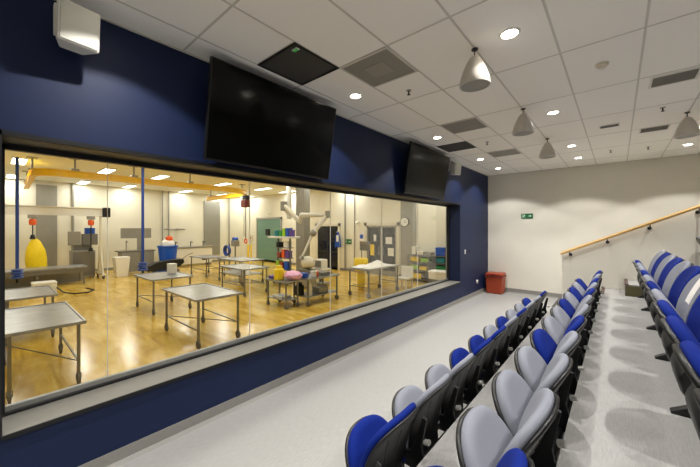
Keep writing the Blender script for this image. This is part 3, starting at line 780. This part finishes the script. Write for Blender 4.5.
# supply rack behind trolleys
R0 = at(284, 270, 11.6); R0.z = FZ
t = thing('supply_rack', 'white topped supply rack stand behind the small trolley', 'rack', R0)
MB().prism([(-.78, .08), (-.6, -.3), (.6, -.3), (.78, .08), (.55, .32), (-.55, .32)], 'z', 1.72, 1.78).build('top_shelf', M['white_plastic'], t, .01)
for sx in (-.36, .36): MB().box(sx-.025, sx+.025, -.025, .025, .12, 1.72).build('post', M['steel'], t)
MB().box(-.45, .45, -.2, .2, .06, .12).build('base', M['steel_dark'], t)
for z in (.55, .98, 1.36): MB().box(-.4, .4, -.15, .15, z-.012, z+.012).build('shelf', M['steel'], t)
for sx in (-.4, .4):
    for sy in (-.16, .16): MB().cyl((sx, sy-.015, .035), (sx, sy+.015, .035), .035, n=12).build('caster', M['rubber'], t)
items = [(-.36, 1.78, .20, .22, 'teal', 'teal box at left on top of the supply rack'), (-.12, 1.78, .16, .19, 'green', 'green box on top of the supply rack'),
         (.10, 1.78, .17, .30, 'lime', 'lime green box on top of the supply rack'), (.30, 1.78, .15, .31, 'blue_plastic', 'blue box on top of the supply rack'), (.47, 1.78, .10, .24, 'purple', 'purple box at right end on top of the supply rack'),
         (-.25, 1.372, .2, .2, 'dark_metal', 'dark box on upper inner shelf of the supply rack'), (.25, 1.372, .18, .24, 'white_plastic', 'white box on upper inner shelf of the supply rack'),
         (-.2, .992, .2, .2, 'red', 'red box on middle shelf of the supply rack'), (.06, .992, .17, .3, 'orange', 'orange box on middle shelf of the supply rack'), (.28, .992, .17, .26, 'purple', 'purple box on middle shelf of the supply rack'),
         (-.27, .562, .18, .3, 'lime', 'lime box on bottom shelf of the supply rack'), (-.05, .562, .18, .26, 'red', 'red box on bottom shelf of the supply rack'), (.22, .562, .2, .3, 'blue_plastic', 'blue box on bottom shelf of the supply rack')]
for x, z, w_, h_, m_, lb in items: carton((R0.x+x, R0.y, FZ+z+.001), w_, .2, h_, m_, lb, 'box', 'supply_box', 'boxes on the supply rack')

# ceiling boom with arms, steel column
c0 = at(289, 230, 12.0)
t = thing('service_boom', 'white ceiling boom column with jointed arms above the trolleys', 'boom', (c0.x, c0.y, LC))
def L_(p): return (p.x-c0.x, p.y-c0.y, p.z-LC)
MB().lathe([(0, -.0), (.22, -.0), (.2, -.06), (0, -.06)], 20).build('ceiling_flange', M['cream_metal'], t)
MB().cyl((0, 0, -.05), L_(at(289, 219, 12.0)), .10, n=18).build('column', M['white_plastic'], t, smooth=True)
a1, a2, a3, a4, a5, a6 = at(283.5, 205, 11.9), at(300, 222, 11.6), at(301, 215, 11.3), at(327.5, 215, 10.8), at(313, 233, 10.8), at(302.5, 256, 10.8)
jt = at(289, 214, 12.0)
ar = MB().cyl(L_(jt), L_(a1), .09, n=14).cyl(L_(a1), L_(a2), .095, .085, n=14).build('lower_arm', M['cream_metal'], t, smooth=True)
MB().cyl(L_(a1+Vector((0, 0, .13))), L_(a1-Vector((0, 0, .22))), .12, n=18).build('elbow', M['steel_dark'], ar, smooth=True)
ar = MB().cyl(L_(a2), L_(a3), .07, n=14).cyl(L_(a3), L_(a4), .085, .07, n=14).build('upper_arm', M['white_plastic'], t, smooth=True)
MB().cyl(L_(a4+Vector((0, 0, .14))), L_(a4-Vector((0, 0, .1))), .09, n=16).build('elbow', M['steel_dark'], ar, smooth=True)
ar = MB().cyl(L_(a4), L_(a5), .075, n=14).cyl(L_(a5), L_(a6), .05, .035, n=12).build('drop_arm', M['white_plastic'], t, smooth=True)
MB().blob(L_(a5), (.13, .13, .13), 2, 0).build('elbow', M['steel_dark'], ar, smooth=True)
MB().cyl(L_(a6), L_(at(301, 259, 10.8)), .07, .1, n=14).build('head', M['steel_dark'], ar, smooth=True)
c1 = at(303, 262, 13.2); c1.z = FZ
o = MB().box(-.21, .21, -.21, .21, 0, LC-FZ-.4).box(-.24, .24, -.24, .24, LC-FZ-.4, LC-FZ-.33).box(-.1, .1, -.1, .1, LC-FZ-.33, LC-FZ).build('steel_column', M['steel_dark'], None, .006, loc=c1, rotz=.2)
tag(o, 'square brushed steel column behind the boom arms', 'column')
# machines between trolley and dark door
p = at(308, 272, 10.9); p.z = FZ
t = thing('cabinet_machine', 'cream rounded machine on a pedestal beside the longer trolley', 'machine', p)
MB().box(-.22, .22, -.2, .2, .05, .55).build('pedestal', M['steel_dark'], t, .02)
MB().blob((0, 0, .88), (.27, .24, .24), 2, 0.02, 5).build('hood', M['cream_metal'], t, smooth=True)
MB().box(-.25, .25, -.22, .22, .55, .66).build('tray', M['steel'], t, .02)
for sx in (-.17, .17):
    for sy in (-.15, .15): MB().cyl((sx, sy-.015, .03), (sx, sy+.015, .03), .03, n=10).build('caster', M['rubber'], t)
p = at(321, 272, 11.4); p.z = FZ
t = thing('monitor_trolley', 'white monitor unit on a stand in front of the dark door', 'machine', p)
MB().box(-.26, .26, -.22, .22, .06, .12).build('base', M['steel_dark'], t, .02)
MB().box(-.05, .05, -.05, .05, .12, .62).build('post', M['steel'], t)
MB().box(-.2, .2, -.15, .15, .62, .95).build('monitor', M['white_plastic'], t, .03)
MB().box(-.3, .3, -.24, .24, .58, .62).build('shelf', M['white_plastic'], t, .01)
MB().box(-.155, .155, -.157, -.15, .67, .9).build('screen', M['steel_dark'], t)
g = at(332, 240, 15.2)
t = thing('hanging_apron', 'blue and white apron hanging on the dark glazed door', 'apron', (g.x, EY-.05, 1.95))
b = MB(); V = []
for i in range(9):
    z = -.15-.75*i/8; w_ = (.06 if i < 2 else .12+.012*i)
    V.append([(q*w_, -.03-.03*math.cos(q*7), z) for q in [-1+2*k/10 for k in range(11)]])
G = [[b.bm.verts.new(v) for v in r] for r in V]; G2 = [[b.bm.verts.new((v[0], v[1]+.012, v[2])) for v in r] for r in V]
for i in range(8):
    for k in range(10):
        b.bm.faces.new((G[i][k], G[i][k+1], G[i+1][k+1], G[i+1][k])); b.bm.faces.new((G2[i][k], G2[i+1][k], G2[i+1][k+1], G2[i][k+1]))
b.build('skirt', M['blue_plastic'], t, smooth=True)
MB().box(-.07, .07, -.085, -.065, -.62, -.30).build('bib', M['white_cloth'], t)
MB().tube([(-.07, -.05, -.17), (0, -.02, .0), (.07, -.05, -.17)], .008).build('strap', M['white_cloth'], t)

# yellow waste stand
p = at(361, 288, 10.7); p.z = FZ
t = thing('waste_stand', 'yellow clinical waste bin on steel stand behind the cloth table', 'bin', p)
b = MB().lathe([(0, .02), (.15, .02), (.17, .1), (.19, .55), (.0, .55)], 4); b.build('lower_bin', M['yellow_plastic'], t, .01)
MB().lathe([(0, .62), (.21, .62), (.24, .7), (.25, 1.0), (.22, 1.05), (0, 1.05)], 20).build('bag', M['yellow_plastic'], t, smooth=True)
MB().cyl((-.16, .24, 0), (-.16, .24, 1.4), .018).cyl((.16, .24, 0), (.16, .24, 1.4), .018).box(-.22, .22, .2, .24, 1.3, 1.62).build('stand', M['steel'], t)
# white table
p = at(404, 284, 10.9); p.z = FZ
t = thing('side_table', 'small white side table with tall back beside the steel shelving', 'side table', p)
MB().box(-.24, .24, -.24, .24, .30, .36).build('top', M['white_plastic'], t, .01)
MB().box(-.24, .24, .2, .24, .36, .74).build('back', M['white_plastic'], t, .01)
for sx in (-.2, .2):
    for sy in (-.2, .2): MB().box(sx-.02, sx+.02, sy-.02, sy+.02, 0, .3).build('leg', M['white_plastic'], t)

# shelving at far window end
SX, SY = -5.35, 11.05
t = thing('steel_shelving', 'steel shelving unit against the end wall at window far end', 'shelving', (SX, SY, FZ))
for z in (.12, .46, .78, 1.05): MB().box(-.95, .95, -.26, .26, z-.015, z+.015).build('shelf', M['steel'], t)
for sx in (-.93, 0, .93):
    for sy in (-.24, .24): MB().box(sx-.02, sx+.02, sy-.02, sy+.02, 0, 1.04).build('post', M['steel'], t)
MB().box(-.95, .95, .245, .26, .12, 1.04).build('back_panel', M['steel_dark'], t)
sh = [(-.7, 1.066, .16, .3, 'white_plastic', 'tall white box at left on top of the steel shelving'), (-.42, 1.066, .26, .12, 'cream_metal', 'low cream box on top of the steel shelving'),
      (-.1, 1.066, .28, .10, 'steel_dark', 'low grey box on top of the steel shelving'), (.75, 1.066, .4, .15, 'purple', 'purple box at right on top of the steel shelving'), (.38, 1.066, .35, .3, 'blue_plastic', 'tall blue box on top of the steel shelving'),
      (-.65, .796, .35, .16, 'yellow_plastic', 'yellow tray at left on upper shelf of the shelving'), (-.25, .796, .3, .14, 'lime', 'lime tray on upper shelf of the shelving'), (.4, .796, .3, .2, 'teal', 'teal box on upper shelf of the shelving'), (.75, .796, .22, .2, 'white_plastic', 'white box at right on upper shelf of the shelving'),
      (-.7, .476, .35, .15, 'lime', 'lime tray at left on middle shelf of the shelving'), (-.3, .476, .3, .13, 'yellow_plastic', 'yellow tray on middle shelf of the shelving'), (.4, .476, .35, .2, 'green', 'green box on middle shelf of the shelving'),
      (-.6, .136, .45, .2, 'yellow_plastic', 'yellow bin on bottom shelf of the shelving'), (.15, .136, .4, .22, 'steel_dark', 'grey box on bottom shelf of the shelving')]
for x, z, w_, h_, m_, lb in sh: carton((SX+x, SY-.03, FZ+z), w_, .34, h_, m_, lb, 'box', 'storage_box', 'boxes on the steel shelving')
t = thing('cool_box', 'white insulated box on low stand in front of the shelving', 'cool box', (-4.72, 10.4, FZ))
MB().box(-.36, .36, -.24, .24, .29, .52).build('body', M['white_plastic'], t, .02)
MB().box(-.38, .38, -.26, .26, .52, .58).build('lid', M['white_cloth'], t, .015)
MB().box(-.36, .36, -.24, .24, .24, .288).box(-.34, -.29, -.2, .2, 0, .24).box(.29, .34, -.2, .2, 0, .24).build('stand', M['steel'], t)

# ------------------------------------------------------------------ monorail
def ibeam(path, h, w, mat, name, parent):
    pts = [Vector(p) for p in path]; b = MB()
    sec = [(-w/2, -h/2), (w/2, -h/2), (w/2, -h/2+.03), (.02, -h/2+.03), (.02, h/2-.03), (w/2, h/2-.03), (w/2, h/2), (-w/2, h/2), (-w/2, h/2-.03), (-.02, h/2-.03), (-.02, -h/2+.03), (-w/2, -h/2+.03)]
    R = []
    for i, p in enumerate(pts):
        d = (pts[min(i+1, len(pts)-1)]-pts[max(i-1, 0)]); d.z = 0; d.normalize(); n_ = Vector((-d.y, d.x, 0))
        R.append([b.bm.verts.new(p+n_*u+Vector((0, 0, v))) for u, v in sec])
    for A, B_ in zip(R, R[1:]):
        for i in range(len(sec)): j = (i+1) % len(sec); b.bm.faces.new((A[i], A[j], B_[j], B_[i]))
    b.bm.faces.new(R[0][::-1]); b.bm.faces.new(R[-1])
    return b.build(name, mat, parent)
RZ = 3.60
path = [(-17.3, .95, RZ)]
path += [(-13.0, .85, RZ)]
for i in range(1, 7):
    a = PI*1.5+PI/2*i/6; path.append((-13.0+.6*math.cos(a), 1.45+.6*math.sin(a), RZ))
path += [(-12.35, 3.5, RZ), (-12.3, 6.4, RZ)]
for i in range(1, 9):
    a = PI/2*i/8; path.append((-13.6+1.3*math.cos(a), 6.45+1.45*math.sin(a), RZ))
path += [(-15.2, 7.85, RZ), (-17.0, 7.8, RZ)]
t = thing('crane_monorail', 'yellow curved overhead monorail beam hung from laboratory ceiling', 'monorail', (0, 0, 0))
ibeam(path, .20, .14, M['yellow'], 'beam', t)
for x, y in ((-16.5, .93), (-13.2, .85), (-12.38, 1.7), (-12.36, 3.2), (-12.32, 5.0), (-13.6, 7.9), (-16.6, 7.81)):
    MB().cyl((x, y, RZ+.10), (x, y, LC), .025, n=10).box(x-.12, x+.12, y-.12, y+.12, LC-.02, LC).box(x-.09, x+.09, y-.09, y+.09, RZ+.095, RZ+.16).build('hanger', M['steel_dark'], t)
# hoist on far curve
p = Vector((-13.05, 7.77, RZ))
t = thing('hanging_hoist', 'red chain hoist hanging from far bend of the yellow monorail', 'hoist', (p.x, p.y, RZ-.09))
MB().box(-.16, .16, -.1, .1, -.2, 0).build('trolley', M['dark_metal'], t, .02)
MB().box(-.22, .22, -.14, .14, -.55, -.2).build('motor', M['red_dark'], t, .05)
MB().cyl((0, 0, -2.0), (0, 0, -.55), .02, n=8).cyl((-.15, 0, -1.9), (-.15, 0, -.5), .012, n=8).build('chain', M['dark_metal'], t)
MB().torus((0, 0, -2.12), .1, .03, 'y').build('hook', M['orange'], t)
t = thing('hose_reel', 'blue hose coil on a stand near the yellow corner guard', 'hose', (-15.2, 8.0, FZ))
MB().cyl((0, .12, 0), (0, .12, 1.3), .04).box(-.2, .2, .0, .3, 0, .05).build('stand', M['steel'], t)
b = MB()
for k in range(4): b.torus((0, -.06+.04*k, .95), .26-.012*k, .03, 'y')
b.build('coil', M['blue_hose'], t, smooth=True)
tag(MB().cyl((0, 0, 0), (0, 0, 1.1), .13, n=14).cyl((0, 0, 1.1), (0, 0, 1.16), .15, n=14).build('corner_guard', M['yellow_plastic'], None, loc=(-15.9, 9.7, FZ)), 'yellow upright guard post near the green roller door', 'guard post')
t = thing('equipment_stand', 'grey equipment stand with blue gauge beside the hose coil', 'stand', (-14.4, 8.0, FZ))
MB().cyl((0, 0, 0), (0, 0, 1.3), .035).box(-.22, .22, -.22, .22, 0, .05).build('post', M['steel'], t)
MB().box(-.2, .2, -.12, .12, 1.2, 1.5).build('housing', M['steel_dark'], t, .02)
MB().cyl((0, -.12, 1.55), (0, .1, 1.55), .1, n=16).build('gauge', M['blue_plastic'], t)

# ------------------------------------------------------------------ mobile gantry crane with bag
GX = -16.6; GZ = 2.66
t = thing('gantry_crane', 'mobile gantry crane with white overhead beam on wheeled frame', 'gantry crane', (GX, 0, FZ))
ibeam([(0, -1.0, GZ-FZ), (0, 3.15, GZ-FZ)], .34, .16, M['white_plastic'], 'beam', t)
MB().box(-.11, .11, 3.15, 3.42, GZ-FZ-.2, GZ-FZ+.2).build('end_cap', M['dark_metal'], t, .02)
for yy in (3.1, -.85):
    lg = MB().cyl((0, yy, GZ-FZ-.17), (0, yy, .9), .045, n=12).cyl((0, yy, 1.35), (0, yy, .12), .075, n=12).cyl((0, yy, 1.2), (-.45, yy, .15), .035, n=10).cyl((0, yy, 1.2), (.45, yy, .15), .035, n=10).box(-.6, .6, yy-.06, yy+.06, .13, .2).build('leg', M['cream_metal'], t)
    for xx in (-.52, .52): MB().cyl((xx, yy-.03, .075), (xx, yy+.03, .075), .075, n=16).box(xx-.03, xx+.03, yy-.045, yy+.045, .08, .14).build('caster', M['rubber'], lg)
def hoist(y, l, label):
    t = thing('chain_hoist', label, 'hoist', (GX, y, GZ-.17), 0, 'hoists on the gantry beam')
    MB().box(-.1, .1, -.13, .13, -.14, 0).build('trolley', M['steel_dark'], t, .02)
    MB().lathe([(0, -.14), (.09, -.17), (.11, -.28), (.09, -.38), (0, -.4)], 16).build('body', M['orange'], t, smooth=True)
    MB().cyl((0, 0, -l), (0, 0, -.38), .018, n=8).cyl((.05, 0, -l*.8), (.05, 0, -.36), .012, n=8).build('chain', M['dark_metal'], t)
    MB().cyl((0, 0, -l-.16), (0, 0, -l), .09, .05, n=12).build('hook', M['dark_metal'], t)
hoist(1.08, .75, 'orange chain hoist on the gantry beam above the yellow bag')
hoist(2.78, 1.3, 'orange chain hoist on the gantry beam near its wheeled frame')
b = MB(); V = []
for i in range(13):
    z = -1.28*i/12; k = i/12
    w_ = .05+.23*min(1, k*3.0)**.6*(1-.08*math.sin(k*9)*.5); d_ = .04+.15*min(1, k*2.5)**.7
    V.append([b.bm.verts.new((d_*math.cos(a)*(1+.06*math.sin(3*a+4*k)), w_*math.sin(a)*(1+.07*math.sin(2*a+6*k))+.05*k, z-(.05*math.sin(a) if i > 8 else 0))) for a in [2*PI*q/20 for q in range(20)]])
for A, B_ in zip(V, V[1:]):
    for i in range(20): b.bm.faces.new((A[i], A[(i+1) % 20], B_[(i+1) % 20], B_[i]))
b.bm.faces.new(V[0][::-1]); b.bm.faces.new(V[-1])
tag(b.build('lifting_bag', M['yellow_bag'], None, smooth=True, loc=(GX, 1.14, GZ-1.06)), 'bright yellow tarpaulin bag hanging from the gantry hoist', 'bag')

# blue drop hoses
def drop(p, zend, label):
    t = thing('hose_drop', label, 'hose', (p.x, p.y, LC), 0, 'blue hoses hanging from the ceiling')
    MB().cyl((0, 0, zend-LC), (0, 0, 0), .04, n=10).build('hose', M['blue_hose'], t)
    b = MB()
    for k in range(4): b.torus((0, 0, zend-LC-.05-.07*k), .10+.015*(k % 2), .03, 'z', 16, 6)
    b.build('coil', M['blue_hose'], t, smooth=True)
    MB().cyl((0, 0, zend-LC-.42), (0, 0, zend-LC-.3), .03, n=10).build('nozzle', M['dark_metal'], t)
drop(at(17.2, 200, 9.2), .78, 'blue drop hose at the left edge of the window')
drop(at(142.8, 200, 9.8), .93, 'blue drop hose with coil in front of the washing station')

# low platform, left
t = thing('steel_platform', 'long low steel platform beneath the yellow bag', 'platform', (-15.7, 1.1, FZ+.0))
MB().box(-.5, .5, -1.4, 1.35, .60, .66).build('deck', M['steel_top'], t, .006)
MB().box(.45, .47, -1.4, 1.35, .44, .60).build('apron', M['steel'], t)
for sx in (-.45, .43):
    for sy in (-1.3, 0, 1.25): MB().box(sx-.025, sx+.025, sy-.025, sy+.025, 0, .60).build('leg', M['steel'], t)
MB().box(-.47, -.44, -1.4, 1.35, 0, .60).build('rear_panel', M['steel_dark'], t)
carton((-13.8, 1.15, FZ), .5, .55, .38, 'white_plastic', 'white crate on the floor in front of the low platform', 'crate', 'crate')
o = MB().tube([(-13.5, 1.42, FZ+.2), (-13.3, 1.55, FZ+.05), (-13.0, 1.75, FZ+.02), (-12.9, 2.1, FZ+.02), (-13.3, 2.3, FZ+.02), (-13.9, 2.2, FZ+.02)], .02).build('floor_hose', M['dark_metal'], None, smooth=True)
tag(o, 'thin dark hose lying on amber floor beside the white crate', 'hose')
# machine cabinets
t = thing('control_cabinet', 'grey control cabinet with two upper boxes beside the gantry crane', 'cabinet', (-17.2, 2.60, FZ))
MB().box(-.3, .3, -.38, .38, .06, 1.15).build('body', M['steel_dark'], t, .01)
MB().box(.3, .315, -.34, .34, .12, 1.1).build('door', M['steel'], t)
MB().box(-.05, .05, -.3, .3, 1.15, 1.4).build('post', M['steel'], t)
MB().box(-.15, .2, -.45, -.08, 1.38, 1.95).build('left_box', M['steel_dark'], t, .01)
MB().box(-.15, .2, -.02, .48, 1.38, 1.85).build('right_box', M['steel'], t, .01)
for sx in (-.25, .25):
    for sy in (-.32, .32): MB().cyl((sx, sy, 0), (sx, sy, .06), .03).build('foot', M['rubber'], t)
carton((-17.15, 2.83, FZ+1.851), .25, .32, .25, 'blue_plastic', 'small blue box on top of the control cabinet')
o = MB()
A = [o.bm.verts.new(p) for p in ((-.2, -.2, 0), (.2, -.2, 0), (.2, .2, 0), (-.2, .2, 0))]; B_ = [o.bm.verts.new(p) for p in ((-.27, -.27, .85), (.27, -.27, .85), (.27, .27, .85), (-.27, .27, .85))]
for i in range(4): o.bm.faces.new((A[i], A[(i+1) % 4], B_[(i+1) % 4], B_[i]))
o.bm.faces.new(A[::-1]); o.bm.faces.new(B_)
tag(o.build('waste_bin', M['white_plastic'], None, .015, loc=(-16.3, 3.75, FZ)), 'plain white bin beside the gantry crane wheels', 'bin')
# washing station
t = thing('washing_station', 'steel washing station with raised back panel at rear wall', 'sink unit', (-17.2, 4.65, FZ))
MB().box(-.35, .3, -.75, -.05, .1, 1.0).build('left_basin', M['steel_dark'], t, .015)
MB().box(-.35, .3, .12, .55, .1, 1.02).build('right_basin', M['steel_dark'], t, .015)
MB().box(-.38, .33, -.85, .6, 1.0, 1.06).build('worktop', M['steel'], t, .008)
MB().box(-.3, -.2, -.65, .58, 1.62, 2.1).build('back_panel', M['steel_dark'], t, .01)
MB().box(-.3, -.2, .0, .2, 1.06, 1.62).build('riser', M['steel_dark'], t)
MB().cyl((-.2, -.45, 1.06), (-.2, -.45, 1.5), .025).cyl((-.2, -.45, 1.5), (.05, -.45, 1.45), .022).build('tap', M['alu'], t)
for sx in (-.28, .22):
    for sy in (-.68, .5): MB().cyl((sx, sy, 0), (sx, sy, .1), .03).build('foot', M['rubber'], t)
# blue bin with bag, black cart
t = thing('laundry_bin', 'large blue tub bin near the rear wall', 'bin', (-16.75, 5.75, FZ))
MB().lathe([(0, .06), (.32, .06), (.36, .5), (.42, 1.15), (.46, 1.17), (.46, 1.24), (.40, 1.24), (.36, 1.12), (0, 1.1)], 24).build('tub', M['blue_plastic'], t, smooth=True)
for a in range(4): MB().cyl((.22*math.cos(a*PI/2+.7), .22*math.sin(a*PI/2+.7), .0), (.22*math.cos(a*PI/2+.7), .22*math.sin(a*PI/2+.7), .07), .04).build('caster', M['rubber'], t)
tag(MB().blob((0, 0, .2), (.3, .3, .26), 2, .14, 8).build('refuse_bag', M['white_cloth'], None, smooth=True, loc=(-16.75, 5.75, FZ+1.1)), 'pale crumpled bag sticking out of the blue tub bin', 'bag')
tag(MB().blob((0, 0, .1), (.17, .17, .15), 2, .12, 9).build('orange_bundle', M['orange'], None, smooth=True, loc=(-16.7, 5.8, FZ+1.48)), 'orange bundle on the pale bag in the blue tub', 'bundle')
t = thing('hose_cart', 'low black curved cart in front of the blue tub bin', 'cart', (-15.6, 5.25, FZ))
MB().prism([(-.75, .2), (-.7, .42), (-.4, .58), (.3, .66), (.7, .66), (.75, .5), (.5, .3), (-.4, .22)], 'x', -.22, .22).build('body', M['black_plastic'], t, .02)
MB().box(-.18, .18, -.45, .5, .08, .22).build('chassis', M['blue_hose'], t, .02)
for sy in (-.4, .42): MB().cyl((-.24, sy, .09), (.24, sy, .09), .09, n=16).build('wheel', M['rubber'], t)
MB().tube([(0, .65, .6), (0, .95, .8), (0, 1.2, .9)], .02).build('handle', M['steel'], t)
# trough with white panel
t = thing('wash_trough', 'white panelled wash trough with taps along rear wall', 'trough', (-18.2, 7.4, FZ))
MB().box(-.3, .3, -1.15, 1.1, .12, 1.0).build('panel', M['white_plastic'], t, .01)
MB().box(-.36, .36, -1.2, 1.15, 1.0, 1.08).build('rim', M['steel_dark'], t, .01)
for sy in (-.7, .1, .8): MB().cyl((-.2, sy, 1.08), (-.2, sy, 1.35), .025).cyl((-.2, sy, 1.33), (.05, sy, 1.3), .022).build('tap', M['dark_metal'], t)
MB().box(.3, .33, .5, .8, .3, .55).build('valve_box', M['dark_metal'], t, .01)
for sy in (-1.0, 1.0): MB().box(-.25, .25, sy-.05, sy+.05, 0, .12).build('foot', M['steel'], t)
t = thing('wall_tap_bar', 'steel wall shower bar above the blue tub bin', 'tap bar', (BX, 6.5, 1.95))
MB().cyl((.02, -.1, 0), (.02, 1.0, 0), .025).cyl((.0, 0, 0), (.2, 0, 0), .02).build('bar', M['alu'], t)
MB().blob((.14, .55, 0), (.1, .12, .06), 1, 0).build('valve', M['alu'], t, smooth=True)
t = thing('wall_cabinet', 'small cream control box on the end wall near the green roller door', 'control box', (-18.5, EY, 1.35))
MB().box(-.14, .14, -.1, 0, -.2, .2).build('housing', M['cream_metal'], t, .01)
MB().box(-.05, .05, -.11, -.1, -.05, .08).build('display', M['red'], t)

# ------------------------------------------------------------------ world / view
w = bpy.data.worlds.new('world'); SC.world = w; w.use_nodes = True
w.node_tree.nodes['Background'].inputs['Color'].default_value = (.02, .02, .022, 1)
w.node_tree.nodes['Background'].inputs['Strength'].default_value = 1
SC.view_settings.view_transform = 'Standard'; SC.view_settings.look = 'None'
SC.view_settings.gamma = 1; SC.view_settings.use_curve_mapping = False
SC.view_settings.exposure = 0.0
SC.cycles.use_denoising = True
SC.cycles.max_bounces = 10; SC.cycles.diffuse_bounces = 5; SC.cycles.glossy_bounces = 4; SC.cycles.transparent_max_bounces = 12
SC.cycles.sample_clamp_indirect = 6
SC.cycles.caustics_reflective = False; SC.cycles.caustics_refractive = False
